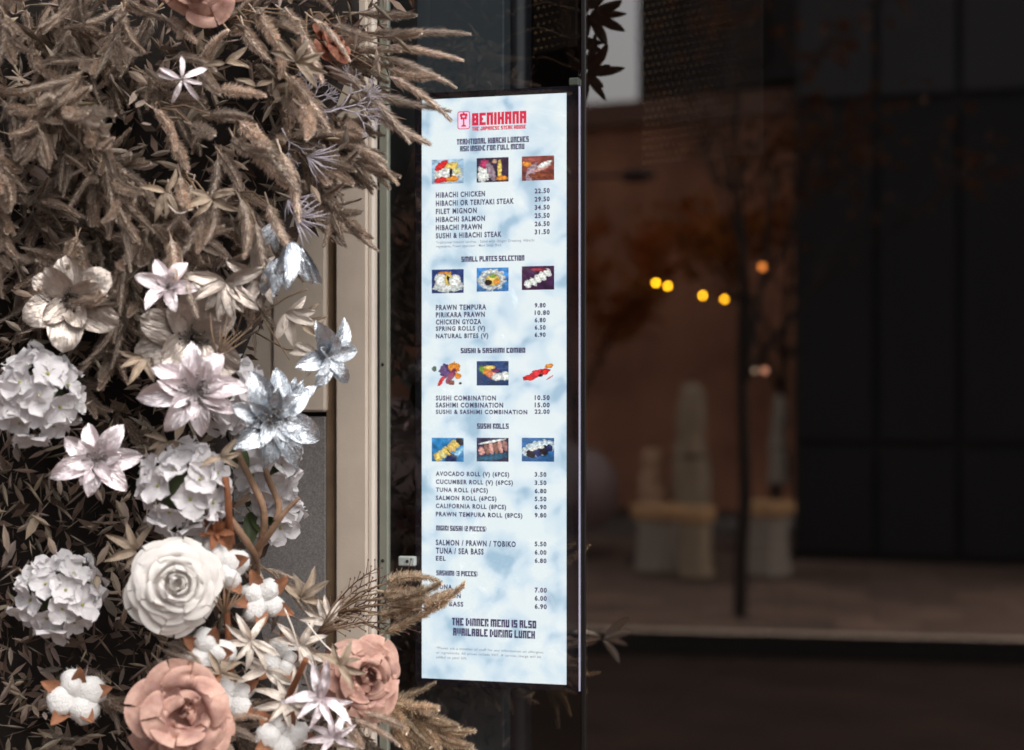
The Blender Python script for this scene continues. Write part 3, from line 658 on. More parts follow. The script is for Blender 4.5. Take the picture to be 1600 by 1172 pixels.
# backlit perforated metal screens hanging inside the shop
def perforated(label, pxA, YA, pxB, YB, pyb, ztop, sp):
    A, B = P(pxA, 0, YA), P(pxB, 0, YB); A.z = B.z = 0; e = (B - A).normalized(); L = (B - A).length; nn = Vector((e.y, -e.x, 0)); zlo = P(pxA, pyb, YA).z
    root = empty('perforated_screen', Matrix.Translation(A + Vector((0, 0, zlo))), label, 'screen', 'perforated screens inside the shop')
    rot = Matrix(((e.x, -nn.x, 0, 0), (e.y, -nn.y, 0, 0), (0, 0, 1, 0), (0, 0, 0, 1)))
    MB().box(0, L, 0, .004, 0, ztop - zlo).ob('sheet', m_perf, root, rot)
    h = MB()
    for j in range(int(min(.75, ztop - zlo) / sp)):
        for i in range(int(L / sp)):
            x = (i + .5 + .5 * (j % 2)) * sp; z = (j + .6) * sp; r_ = .0021 * max(.25, 1 - .8 * x / L) * (.8 + .3 * noise.noise(Vector((x * 20, z * 20, 3))))
            if x < L - .004: h.add([(x + r_ * math.cos(2 * math.pi * k / 6), -.0012, z + r_ * math.sin(2 * math.pi * k / 6)) for k in range(6)], [tuple(range(6))])
    o = h.ob('perforations', m_hole, root, rot); o['kind'] = 'stuff'
perforated('dark perforated metal screen hanging inside the right window', 1003, 3.9, 1190, 3.667, 262, 3.28, .0165)
perforated('narrow perforated metal screen above the top right menu corner', 833, 3.62, 900, 3.53, 85, 3.28, .0165)

# lit bulbs hanging inside the shop
m_cord = mat('lamp cord', (0.01, 0.01, 0.01), 0.6)
def bulb(px, py, y, r_, col, st_, label):
    c = P(px, py, y); m = mat('lit bulb', (0.2, 0.1, 0.02), 0.4, emit=col, estr=st_)
    root = empty('pendant_lamp', Matrix.Translation(c), label, 'lamp', 'pendant lamps inside the shop')
    MB().ball((0, 0, 0), r_, 16).ob('bulb', m, root, None, True)
    MB().lathe([(r_ * .45, r_ * .8), (r_ * .5, r_ * 1.2), (r_ * .4, r_ * 1.9), (0.0, r_ * 2)], 12).ob('socket', m_cord, root, None, True)
    MB().tube([(0, 0, r_ * 1.9), (0, 0, 3.29 - c.z)], .002, 5).ob('cord', m_cord, root)
YE = (1.0, 0.43, 0.01)
bulb(1025, 442, 8.6, .008, YE, 20.0, 'yellow lamp leftmost in the row of four, inside the right window')
bulb(1043.5, 447, 8.9, .008, YE, 20.0, 'yellow lamp second from the left in the row of four')
bulb(1098, 462, 9.2, .008, YE, 20.0, 'yellow lamp third from the left in the row of four')
bulb(1132, 467.5, 9.5, .008, YE, 18.0, 'yellow lamp rightmost in the row of four')
bulb(1191, 417, 9.0, .017, (1.0, 0.28, 0.05), 1.7, 'dim orange lamp above and right of the four yellow lamps')
bulb(1195, 579, 9.0, .017, (1.0, 0.42, 0.25), 0.7, 'faint pinkish lamp low in the right window')
bulb(1179, 579, 9.0, .013, (0.9, 0.6, 0.4), 0.45, 'faintest small lamp left of the low pinkish one')

# ================================================================== THE FLOWER DISPLAY
m_plume = mat('dried brown foxtail', (0.56, 0.465, 0.40), 0.95, attr='tint', var=0.25, scale=40, spec=0.15, orand=0.28, trans=0.15)
m_plume2 = mat('dried beige grass', (0.70, 0.57, 0.44), 0.95, attr='tint', var=0.2, scale=40, spec=0.15, orand=0.2, trans=0.15)
m_stem = mat('dry stem', (0.24, 0.16, 0.10), 0.85, var=0.25, scale=60)
m_redstem = mat('reddish twig', (0.15, 0.075, 0.055), 0.8, var=0.3, scale=60)
m_rust = mat('orange brown twig', (0.24, 0.085, 0.035), 0.7, var=0.3, scale=40, bump=0.3)
m_branch = mat('curly willow bark', (0.24, 0.14, 0.085), 0.8, var=0.35, scale=35, bump=0.5, bscale=120)
def crease(m, sx, sy, strength, dist, nodes='Principled BSDF'):     # veins running along a petal
    n = m.node_tree.nodes; l = m.node_tree.links
    tc = n.new('ShaderNodeTexCoord'); mp = n.new('ShaderNodeMapping'); mp.inputs['Scale'].default_value = (sx, sy, sx)
    nz = n.new('ShaderNodeTexNoise'); nz.inputs['Scale'].default_value = 1.0; nz.inputs['Detail'].default_value = 4; nz.inputs['Roughness'].default_value = .6
    bp = n.new('ShaderNodeBump'); bp.inputs['Strength'].default_value = strength; bp.inputs['Distance'].default_value = dist
    l.new(tc.outputs['Object'], mp.inputs['Vector']); l.new(mp.outputs[0], nz.inputs['Vector']); l.new(nz.outputs['Fac'], bp.inputs['Height'])
    for q in n:
        if q.type in ('BSDF_PRINCIPLED', 'BSDF_TRANSLUCENT'): l.new(bp.outputs[0], q.inputs['Normal'])
    return m
m_foilpink = crease(mat('pearl pink foil', (0.86, 0.77, 0.79), 0.30, metal=0.85, var=0.10, scale=3, rvar=.1, orand=.12), 16, 3, .75, .005)
m_foilblue = crease(mat('silver blue foil', (0.66, 0.70, 0.75), 0.26, metal=0.95, var=0.12, scale=3, rvar=.1, orand=.15), 16, 3, .75, .005)
m_foiltaupe = crease(mat('taupe foil', (0.50, 0.43, 0.38), 0.34, metal=0.8, var=0.2, scale=3, rvar=.1, orand=.2), 12, 2.5, .7, .005)
m_foilchamp = crease(mat('champagne leaf', (0.66, 0.58, 0.51), 0.40, metal=0.45, var=0.22, scale=3, rvar=.1, orand=.2), 16, 3, .7, .004)
m_tanleaf = crease(mat('tan dry leaf', (0.34, 0.26, 0.19), 0.6, metal=0.1, var=0.3, scale=3, orand=.3), 14, 3, .7, .004)
m_bead = mat('dark silver stamens', (0.30, 0.28, 0.27), 0.3, metal=0.9)
m_beadk = mat('dark brown stamens', (0.06, 0.05, 0.045), 0.5)
m_whitep = crease(mat('white silk petal', (0.76, 0.73, 0.74), 0.7, var=0.06, scale=2, trans=0.2, spec=0.25, orand=.06), 5, 2, .45, .004)
m_creamp = crease(mat('cream rose petal', (0.80, 0.755, 0.72), 0.65, var=0.05, scale=2, trans=0.2, spec=0.25, orand=.05, attr='tint'), 3, 3, .2, .005)
m_pinkp = mat('dusty pink rose petal', (0.55, 0.335, 0.285), 0.65, color2=(0.40, 0.205, 0.17), scale=3, trans=0.2, spec=0.25, orand=.18, attr='tint')
m_rustp = mat('rust silk petal', (0.50, 0.22, 0.15), 0.65, color2=(0.30, 0.10, 0.065), scale=3, trans=0.2, spec=0.25, orand=.18, attr='tint')
crease(m_pinkp, 4, 4, .4, .005); crease(m_rustp, 4, 4, .4, .005)
m_cotton = mat('cotton lint', (0.80, 0.78, 0.76), 0.95, var=0.05, scale=2, bump=0.7, bscale=7, spec=0.1)
m_bract = mat('cotton bract', (0.26, 0.11, 0.055), 0.8, var=0.4, scale=4)
m_lilac = mat('lilac grey twig', (0.46, 0.42, 0.47), 0.6, var=0.15, scale=40)
m_green = mat('green leaf', (0.075, 0.10, 0.035), 0.5, var=0.2, scale=30, trans=0.2)
m_yg = mat('yellow green centre', (0.35, 0.34, 0.10), 0.6)
m_deep = mat('dark dead leaf', (0.075, 0.050, 0.036), 0.85, var=0.3, scale=20, spec=0.15)
m_moss = mat('dark moss', (0.014, 0.010, 0.008), 0.95, var=0.4, scale=18, bump=0.6)

def frame(pos, z, spin=0.0):           # a placement whose local z looks along z
    z = Vector(z).normalized(); x = Vector((0, 0, 1)).cross(z)
    x = x.normalized() if x.length > 1e-4 else Vector((1, 0, 0)); y = z.cross(x)
    m = Matrix(((x.x, y.x, z.x, pos[0]), (x.y, y.y, z.y, pos[1]), (x.z, y.z, z.z, pos[2]), (0, 0, 0, 1)))
    return m @ Matrix.Rotation(R(spin), 4, 'Z')
def facing(px, py, y, a=0.0, b=0.0):   # towards the viewer, turned by a to the right and b up
    d = -(P(px, py, y) - Vector((0, 0, CAMZ))).normalized()
    return (d + Vector((1, 0, 0)) * a + Vector((0, 0, 1)) * b).normalized()
def M2(px, y): return px / FPX * y     # photo pixels to metres at that distance

# ---- foxtail plumes
def plume_mesh(seed, L, rad, fib, m, bend, rag=1.0):
    rnd = random.Random(seed); b = MB()
    def c(t): return Vector((bend * L * t * t, 0.12 * bend * L * math.sin(t * 3), L * t))
    def pr(t): return rad * min(1, (t / .10) ** .6) * max(.12, 1 - .78 * t ** 2.2) * (1 + .12 * math.sin(t * 23 + seed))
    n = 11; b.tube([c(i / n) for i in range(n + 1)], [pr(max(.02, i / n)) * .45 for i in range(n + 1)], 7, True, (.62, .6, .58))
    b.tube([c(0) - Vector((0, 0, L * .25)), c(0), c(.1)], [.0011, .0011, .001], 5, False, (.8, .75, .7))
    for k in range(fib):
        t = rnd.random() ** .92; q = rnd.uniform(0, 6.283); r_ = pr(max(.02, t))
        ax = (c(min(1, t + .02)) - c(max(0, t - .02))).normalized(); u = ax.orthogonal().normalized(); w_ = ax.cross(u)
        rd = u * math.cos(q) + w_ * math.sin(q); tn = -u * math.sin(q) + w_ * math.cos(q)
        p = c(t) + rd * r_ * .45; d = (ax * rnd.uniform(.7, 1.1) + rd * rnd.uniform(.25, .75) * rag + tn * rnd.uniform(-.2, .2)).normalized()
        ln = (r_ * rnd.uniform(.7, 1.35) + .0022) * rag; wd = rnd.uniform(.0003, .0007)
        g_ = rnd.uniform(.6, 1.45); cc = (g_, g_ * rnd.uniform(.94, 1.03), g_ * rnd.uniform(.85, 1.05))
        b.add([p - tn * wd, p + tn * wd, p + d * ln * .6 + tn * wd * .7, p + d * ln], [(0, 1, 2), (0, 2, 3)], cc)
    return b.me('plume', m, False, True)
PL = [plume_mesh(s, 1.0 * L, r_, 950, m_plume, bd, 1.0) for s, L, r_, bd in ((1, .10, .0088, .10), (2, .115, .0092, -.16), (3, .09, .0085, .25), (4, .125, .0095, .05), (5, .105, .0082, -.3), (6, .12, .0088, .18))]
PLB = [plume_mesh(s, L, r_, 760, m_plume2, bd, 1.15) for s, L, r_, bd in ((11, .11, .0065, .12), (12, .13, .0072, -.14), (13, .12, .006, .2))]
m_plume3 = mat('pale dried foxtail', (0.75, 0.64, 0.565), 0.95, attr='tint', var=0.25, scale=40, spec=0.15, orand=0.25, trans=0.15)
PLF = [plume_mesh(s + 30, 1.0 * L, r_, 950, m_plume3, bd, 1.05) for s, L, r_, bd in ((1, .10, .0088, .10), (2, .115, .0092, -.16), (3, .09, .0085, .25), (4, .125, .0095, .05), (5, .105, .0082, -.3), (6, .12, .0088, .18))]
PLN = [.10, .115, .09, .125, .105, .12]; PLBN = [.11, .13, .12]

def place_plume(root, inv, p0, p1, rnd, beige=False, fat=1.0, front=False):
    k = rnd.randrange(len(PLB if beige else PL)); me = (PLB if beige else (PLF if front else PL))[k]; L0 = (PLBN if beige else PLN)[k]
    d = p1 - p0; s = d.length / L0
    mw = frame(p0, d, rnd.uniform(0, 360)) @ Matrix.Diagonal((fat * rnd.uniform(.85, 1.15), fat * rnd.uniform(.85, 1.15), s, 1))
    o = ob('plume', me, root); o.matrix_local = inv @ mw
def bunch(a, t, n, flen, spread, label, seed, group=None, beige=False, fat=1.0, drop=0.15):
    rnd = random.Random(seed); p0, p1 = P(*a), P(*t)
    root = empty('dried_grass_bunch' if not beige else 'dried_grass_spray', Matrix.Translation(p0), label, 'dried grass', group); inv = Matrix.Translation(-p0)
    ax = p1 - p0; Lx = ax.length; ax.normalize()
    def c(s): return p0 + ax * Lx * s + Vector((0, 0, -drop * Lx * s * s * .5))
    MB().tube([inv @ c(i / 6) for i in range(7)], [.0022, .002, .0018, .0016, .0014, .0012, .001], 6).ob('stem', m_stem, root, None, True)
    for i in range(n):
        s = .12 + .78 * (i + rnd.random() * .6) / n; fl = M2(flen, a[2]) * rnd.uniform(.75, 1.25)
        u = ax.orthogonal().normalized(); w_ = ax.cross(u); q = i * 2.4 + rnd.uniform(-.5, .5); sp = math.tan(R(spread * rnd.uniform(.6, 1.2) * (1.15 - .7 * s)))
        d = (ax + (u * math.cos(q) + w_ * math.sin(q)) * sp + Vector((0, 0, -drop * rnd.random()))).normalized()
        b0 = c(s); place_plume(root, inv, b0, b0 + d * fl, rnd, beige, fat)
    place_plume(root, inv, c(.86), c(.86) + (ax + Vector((0, 0, -drop * .6))).normalized() * M2(flen, a[2]), rnd, beige, fat)
    return root
def fingers(a, tips, label, seed, group=None, beige=False, fat=1.0, tail=0.55):
    rnd = random.Random(seed); p0 = P(*a)
    root = empty('dried_grass_bunch' if not beige else 'dried_grass_spray', Matrix.Translation(p0), label, 'dried grass', group); inv = Matrix.Translation(-p0)
    for (bx, by, bz, tx, ty, tz) in tips:
        b0, t0 = P(bx, by, bz), P(tx, ty, tz)
        mid = (p0 + b0) / 2 + Vector((0, 0, .01))
        MB().tube([inv @ p0, inv @ mid, inv @ b0], [.0018, .0015, .0012], 5).ob('stem', m_stem, root, None, True)
        place_plume(root, inv, b0, t0, rnd, beige, fat, True)
    return root

# ---- petals
def petal_mesh(name, m, L, W, fold=.25, lift=.15, droop=.35, pw=(.55, .75), seed=0, nx=6, ny=11, wav=.03, round_=False):
    v = []; mxw = max((t / 40) ** pw[0] * (1 - t / 40) ** pw[1] for t in range(1, 40))
    for j in range(ny + 1):
        t = j / ny; hw = W / 2 * (max(t, 1e-4) ** pw[0] * (1 - t) ** pw[1]) / mxw if 0 < t < 1 else (W * .06 if t == 0 else 0.0004)
        for i in range(nx + 1):
            s = 2 * i / nx - 1
            z = L * (lift * t - droop * t * t) + fold * abs(s) * hw * (1 if not round_ else abs(s)) + wav * L * noise.noise(Vector((s * 1.3, t * 3.2, seed * 7.1)))
            z += .02 * L * math.sin(t * 26 + abs(s) * 5) * abs(s) * .25
            v.append((s * hw + .02 * L * noise.noise(Vector((t * 2, seed, 1.7))), t * L, z))
    f = [(j * (nx + 1) + i, j * (nx + 1) + i + 1, (j + 1) * (nx + 1) + i + 1, (j + 1) * (nx + 1) + i) for j in range(ny) for i in range(nx)]
    return mesh(name, v, f, m)
PET = {}
def petals(key, m, n=3, **k):
    if key not in PET: PET[key] = [petal_mesh('petal', m, 1.0, k.get('W', .4), k.get('fold', .3), k.get('lift', .15), k.get('droop', .35), k.get('pw', (.6, .8)), s + 1, wav=k.get('wav', .04), round_=k.get('round_', False)) for s in range(n)]
    return PET[key]
def stamens(root, rad, n, m, seed, h=.5):
    rnd = random.Random(seed); b = MB()
    for k in range(n):
        q = rnd.uniform(0, 6.28); r_ = rad * math.sqrt(rnd.random()); e = Vector((r_ * math.cos(q) * 1.3, r_ * math.sin(q) * 1.3, rad * h * rnd.uniform(.6, 1.3)))
        b.tube([(r_ * .4 * math.cos(q), r_ * .4 * math.sin(q), 0), e], rad * .035, 4, False); b.ball(e, rad * rnd.uniform(.09, .16), 6)
    o = b.ob('stamens', m, root, None, True); o['kind'] = 'stuff'; return o
def star_flower(name, label, cat, px, py, y, dia, a, b, spin, key, mp, rings, group=None, st=None, seed=0, pk={}, squash=1.0):
    # rings: (count, length fraction of radius, elevation in degrees, phase)
    rnd = random.Random(seed + int(px)); root = empty(name, frame(P(px, py, y), facing(px, py, y, a, b), spin), label, cat, group)
    rr = M2(dia / 2, y); ms = petals(key, mp, **pk)
    for (n, fr, el, ph) in rings:
        for k in range(n):
            ang = ph + 360.0 * k / n + rnd.uniform(-10, 10); L = rr * fr * rnd.uniform(.85, 1.12)
            mw = Matrix.Rotation(R(ang), 4, 'Z') @ Matrix.Translation((0, rr * .05, 0)) @ Matrix.Rotation(R(el + rnd.uniform(-9, 9)), 4, 'X') @ Matrix.Rotation(R(rnd.uniform(-15, 15)), 4, 'Y') @ Matrix.Diagonal((L * rnd.uniform(.9, 1.1), L, L, 1))
            ob('petal', rnd.choice(ms), root, mw)
    if st: stamens(root, rr * st[0], st[1], st[2], seed + 5, st[3] if len(st) > 3 else .5)
    return root
def fan_leaf(label, px, py, y, size, a, b, dirs, key, mp, group=None, seed=0, pk={}, name='star_leaf', stem_to=None):
    # a sprig of pointed leaves fanning out in the picture directions given in degrees (0 = right, 90 = up)
    rnd = random.Random(seed + int(px)); root = empty(name, frame(P(px, py, y), facing(px, py, y, a, b)), label, 'leaf sprig', group)
    L0 = M2(size, y); ms = petals(key, mp, **pk)
    for d in dirs:
        L = L0 * rnd.uniform(.8, 1.15)
        mw = Matrix.Rotation(R(d - 90), 4, 'Z') @ Matrix.Rotation(R(rnd.uniform(0, 28)), 4, 'X') @ Matrix.Rotation(R(rnd.uniform(-25, 25)), 4, 'Y') @ Matrix.Diagonal((L, L, L, 1))
        ob('leaf', rnd.choice(ms), root, mw)
    if stem_to:
        inv = root.matrix_world.inverted(); e = P(*stem_to); c0 = P(px, py, y); md = (e + c0) / 2 + Vector((0, .01, -.012))
        MB().tube([inv @ c0, inv @ md, inv @ e], [.0014, .0014, .0016], 6).ob('stem', m_stem, root, None, True)
    return root

# ---- roses
def rose_petal(prof, half, m, seed, curl, nx=14, cr=1.0):
    v = []; n = len(prof); cols = []
    # smooth the profile
    def cat(t):
        x = min(t, .99999) * (n - 1); i = int(x); t = x - i; p0 = prof[max(0, i - 1)]; p1 = prof[i]; p2 = prof[i + 1]; p3 = prof[min(n - 1, i + 2)]
        return [.5 * (2 * p1[c] + (p2[c] - p0[c]) * t + (2 * p0[c] - 5 * p1[c] + 4 * p2[c] - p3[c]) * t * t + (-p0[c] + 3 * p1[c] - 3 * p2[c] + p3[c]) * t ** 3) for c in (0, 1)]
    ny = 16; ts = [.18 + .82 * math.sin(math.pi / 2 * j / ny) ** .9 for j in range(ny + 1)]; pts = [cat(t) for t in ts]
    for j, (r_, z) in enumerate(pts):
        t = ts[j]; hw = R(half) * ((.38 + .62 * math.sqrt(max(0, 1 - ((t - .6) / .62) ** 2))) if t < .6 else math.sqrt(max(.0004, 1 - ((t - .6) / .4001) ** 2)))
        for i in range(nx + 1):
            s = 2 * i / nx - 1; q = s * hw
            wv = noise.noise(Vector((s * 2.1, t * 1.5, seed * 3.3))) * .07 * t * cr + .05 * (cr - 1) * t * noise.noise(Vector((s * 4.5, t * 3.5, seed * 5.1))); ed = curl * cr * (abs(s) ** 3) * t * .12
            cu_ = max(0, (t - .8) / .2) ** 2 * curl; rr = r_ + wv + ed + .05 * cu_; zz = z + wv * .7 - ed * .5 - .05 * cu_ + .03 * t * math.sin(s * 5 + seed) + (.02 + .085 * (cr - 1)) * t ** 3 * math.sin(s * 6.5 + seed * 1.7)
            v.append((rr * math.sin(q), rr * math.cos(q), zz))
            rim = max(0, max((t - .8) / .2, (abs(s) - .8) / .2)) ** 1.5 * (cr - .9) * .5; cols.append((1 + rim * .7, 1 + rim * .9, 1 + rim * .8))
    f = [(j * (nx + 1) + i, j * (nx + 1) + i + 1, (j + 1) * (nx + 1) + i + 1, (j + 1) * (nx + 1) + i) for j in range(ny) for i in range(nx)]
    return mesh('petal', v, f, m, True, cols)
RL = [([(.03, .1), (.13, .35), (.15, .6), (.09, .74)], 105, 3, 0), ([(.04, .08), (.22, .35), (.25, .6), (.22, .75)], 75, 4, .3), ([(.05, .05), (.33, .3), (.38, .56), (.40, .70)], 60, 5, .8),
      ([(.06, .02), (.44, .22), (.54, .46), (.62, .58)], 52, 5, 1.0), ([(.08, 0), (.55, .12), (.72, .32), (.84, .38)], 46, 6, 1.2), ([(.1, -.04), (.6, .02), (.88, .12), (1.02, .10)], 42, 6, 1.4), ([(.1, -.08), (.6, -.1), (.9, -.08), (1.06, -.2)], 40, 5, 1.4)]
RM = {}
def rose(label, px, py, y, dia, a, b, m, seed, layers=range(7), open_=1.0, name='rose', cr=1.0):
    rnd = random.Random(seed); root = empty(name, frame(P(px, py, y), facing(px, py, y, a, b), rnd.uniform(0, 360)), label, 'flower')
    s0 = M2(dia / 2, y) * .80
    MB().ball((0, 0, .05 * s0), .34 * s0, 12, sq=(1, 1, .7)).ob('receptacle', m_creamp if m is m_creamp else m, root, None, True, True)
    for li in layers:
        prof, half, n, curl = RL[li]
        for k in range(n):
            key = (m.name, li, k % 3)
            if key not in RM: RM[key] = rose_petal(prof, half, m, li * 3 + k % 3, curl, 14, cr)
            s = s0 * rnd.uniform(1 - .07 * cr, 1 + .07 * cr)
            mw = Matrix.Rotation(R(360 * k / n + li * 47 + rnd.uniform(-12, 12) * cr), 4, 'Z') @ Matrix.Rotation(R(rnd.uniform(-6, 9) * open_ * cr ** 1.5), 4, 'X') @ Matrix.Rotation(R(rnd.uniform(-6, 6) * (cr - 1)), 4, 'Y') @ Matrix.Diagonal((s, s, s * rnd.uniform(.85, 1.1), 1))
            ob('petal', RM[key], root, mw)
    return root

# ---- hydrangea
def floret_mesh(m, seed):
    b = MB(); rnd = random.Random(seed)
    for k in range(4):
        q = k * 90 + rnd.uniform(-9, 9); n = 5; vv = []
        for j in range(6):
            t = j / 5; hw = .52 * math.sin(math.pi * min(1, t * .62 + .12)) * (1 if t < .75 else math.sqrt(max(.04, 1 - ((t - .75) / .27) ** 2)))
            for i in range(n + 1):
                s = 2 * i / n - 1
                vv.append((s * hw, t * 1.0, .30 * t - .34 * t * t + .26 * s * s * t + .16 * noise.noise(Vector((s * 1.5, t * 2, seed + k * 3.1)))))
        mt = Matrix.Rotation(R(q), 4, 'Z') @ Matrix.Rotation(R(rnd.uniform(2, 22)), 4, 'X')
        b.add([mt @ Vector(p) for p in vv], [(j * (n + 1) + i, j * (n + 1) + i + 1, (j + 1) * (n + 1) + i + 1, (j + 1) * (n + 1) + i) for j in range(5) for i in range(n)])
    return b.me('floret', m, True)
FLO = [floret_mesh(m_whitep, s) for s in range(4)]
def hydrangea(label, px, py, y, dia, n, a, b, seed, fl=26, cover=1.0):
    rnd = random.Random(seed); root = empty('hydrangea', frame(P(px, py, y), facing(px, py, y, a, b), 0), label, 'flower')
    rr = M2(dia / 2, y); fs = M2(fl, y)
    core = MB().ball((0, 0, -.0), rr * .62, 14).ob('core', m_green, root, None, True)
    btn = MB()
    for k in range(n):
        zz = 1 - (k + .5) / n * (1.05 * cover); q = k * 2.39996; s = math.sqrt(max(0, 1 - zz * zz)); d = Vector((s * math.cos(q), s * math.sin(q), zz))
        d = (d + Vector((rnd.gauss(0, .08), rnd.gauss(0, .08), rnd.gauss(0, .08)))).normalized(); p = d * rr * rnd.uniform(.80, .98)
        s_ = fs * rnd.uniform(.85, 1.15)
        ob('floret', rnd.choice(FLO), root, frame(p, d + Vector((rnd.gauss(0, .18), rnd.gauss(0, .18), 0)), rnd.uniform(0, 90)) @ Matrix.Scale(s_, 4))
        btn.ball(p + d * s_ * .08, s_ * .10, 6)
    o = btn.ob('floret_centres', m_yg, root, None, True); o['kind'] = 'stuff'
    return root

# ---- cotton
def lint_mesh(seed):
    b = MB().ball((0, 0, 0), 1.0, 14)
    b.xform(lambda p: p * (1 + .22 * noise.noise(p * 1.7 + Vector((seed, 0, 0))) + .12 * noise.noise(p * 4.2 + Vector((0, seed, 0))) + .05 * noise.noise(p * 11)))
    rnd = random.Random(seed)
    for _ in range(260):
        d = Vector((rnd.gauss(0, 1), rnd.gauss(0, 1), rnd.gauss(0, 1))).normalized(); t = d.orthogonal().normalized(); p = d * .92
        e = p + (d + t * rnd.uniform(-.9, .9) + d.cross(t) * rnd.uniform(-.9, .9)) * rnd.uniform(.12, .3)
        b.add([p - t * .012, p + t * .012, e], [(0, 1, 2)])
    return b.me('lint', m_cotton, True)
LINT = [lint_mesh(s) for s in (1, 2, 3)]
def cotton(label, px, py, y, dia, a, b, spin, seed, bract=1.0):
    rnd = random.Random(seed); root = empty('cotton_boll', frame(P(px, py, y), facing(px, py, y, a, b), spin), label, 'cotton boll', 'cotton bolls in the lower display')
    rr = M2(dia * .58, y)
    for k in range(4):
        q = k * 90 + rnd.uniform(-12, 12); p = Vector((math.cos(R(q)), math.sin(R(q)), .12)) * rr * .46
        ob('lint', rnd.choice(LINT), root, Matrix.Translation(p) @ Matrix.Rotation(R(q), 4, 'Z') @ Matrix.Rotation(rnd.uniform(0, 6), 4, 'X') @ Matrix.Diagonal((rr * rnd.uniform(.46, .6), rr * rnd.uniform(.38, .5), rr * rnd.uniform(.4, .52), 1)))
    ms = petals('bract', m_bract, W=.42, fold=.4, lift=.5, droop=.15)
    for k in range(5):
        mw = Matrix.Rotation(R(k * 72 + 45), 4, 'Z') @ Matrix.Translation((0, rr * .10, -rr * .30)) @ Matrix.Rotation(R(18 + rnd.uniform(-10, 20)), 4, 'X') @ Matrix.Scale(rr * 1.3 * bract, 4)
        ob('bract', rnd.choice(ms), root, mw)
    return root

# ---- twigs
def twig(name, label, cat, pts, r0, r1, m, group=None, wob=.0, seed=0):
    q = [P(*p) for p in pts]; root = q[0]; sm = []
    for i in range(len(q) - 1):
        for k in range(5):
            t = k / 5; a0, a1, a2, a3 = q[max(0, i - 1)], q[i], q[i + 1], q[min(len(q) - 1, i + 2)]
            sm.append(.5 * (2 * a1 + (a2 - a0) * t + (2 * a0 - 5 * a1 + 4 * a2 - a3) * t * t + (3 * a1 - 3 * a2 + a3 - a0) * t ** 3))
    sm.append(q[-1]); n = len(sm)
    rad = [(r0 + (r1 - r0) * i / (n - 1)) * (1 + .18 * noise.noise(Vector((i * .6, seed, 0)))) for i in range(n)]
    b = MB().tube([p - root for p in sm], rad, 9)
    o = b.ob(name, m, None, Matrix.Translation(root), True)
    return tag(o, label, cat, group) if label else o
def coral(label, px, py, y, size, ang, m, seed, spread=38, lev=4, name='coral_twig'):
    rnd = random.Random(seed); root = empty(name, frame(P(px, py, y), facing(px, py, y, .1, .1)), label, 'twig'); b = MB()
    def grow(p, an, L, r_, k):
        e = p + Vector((math.cos(R(an)), math.sin(R(an)), rnd.uniform(-.25, .25))) * L
        b.tube([p, (p + e) / 2 + Vector((rnd.gauss(0, .04), rnd.gauss(0, .04), 0)) * L, e], [r_, r_ * .9, r_ * .75], 5)
        if k:
            for s in (-1, 1, 0) if rnd.random() < .55 else (-1, 1): grow(e, an + s * rnd.uniform(.5, 1.1) * spread, L * rnd.uniform(.66, .86), r_ * .8, k - 1)
    L = M2(size, y) * .31; grow(Vector((0, 0, 0)), ang, L, .0017, lev)
    b.ob('twigs', m, root, None, True); return root
def needles(label, px, py, y, size, a0, a1, n, m, seed):
    rnd = random.Random(seed); root = empty('needle_sprig', frame(P(px, py, y), facing(px, py, y, 0, .1)), label, 'twig')
    L0 = M2(size, y)
    for k in range(n):
        an = R(a0 + (a1 - a0) * (k + rnd.random()) / n); L = L0 * rnd.uniform(.6, 1.1); e = Vector((math.cos(an), math.sin(an), rnd.uniform(-.1, .5))) * L
        MB().tube([Vector((0, 0, 0)), e * .5 + Vector((rnd.gauss(0, .05), rnd.gauss(0, .05), .05)) * L, e], [.0008, .0013, .0004], 5).ob('needle', m, root, None, True)
    return root

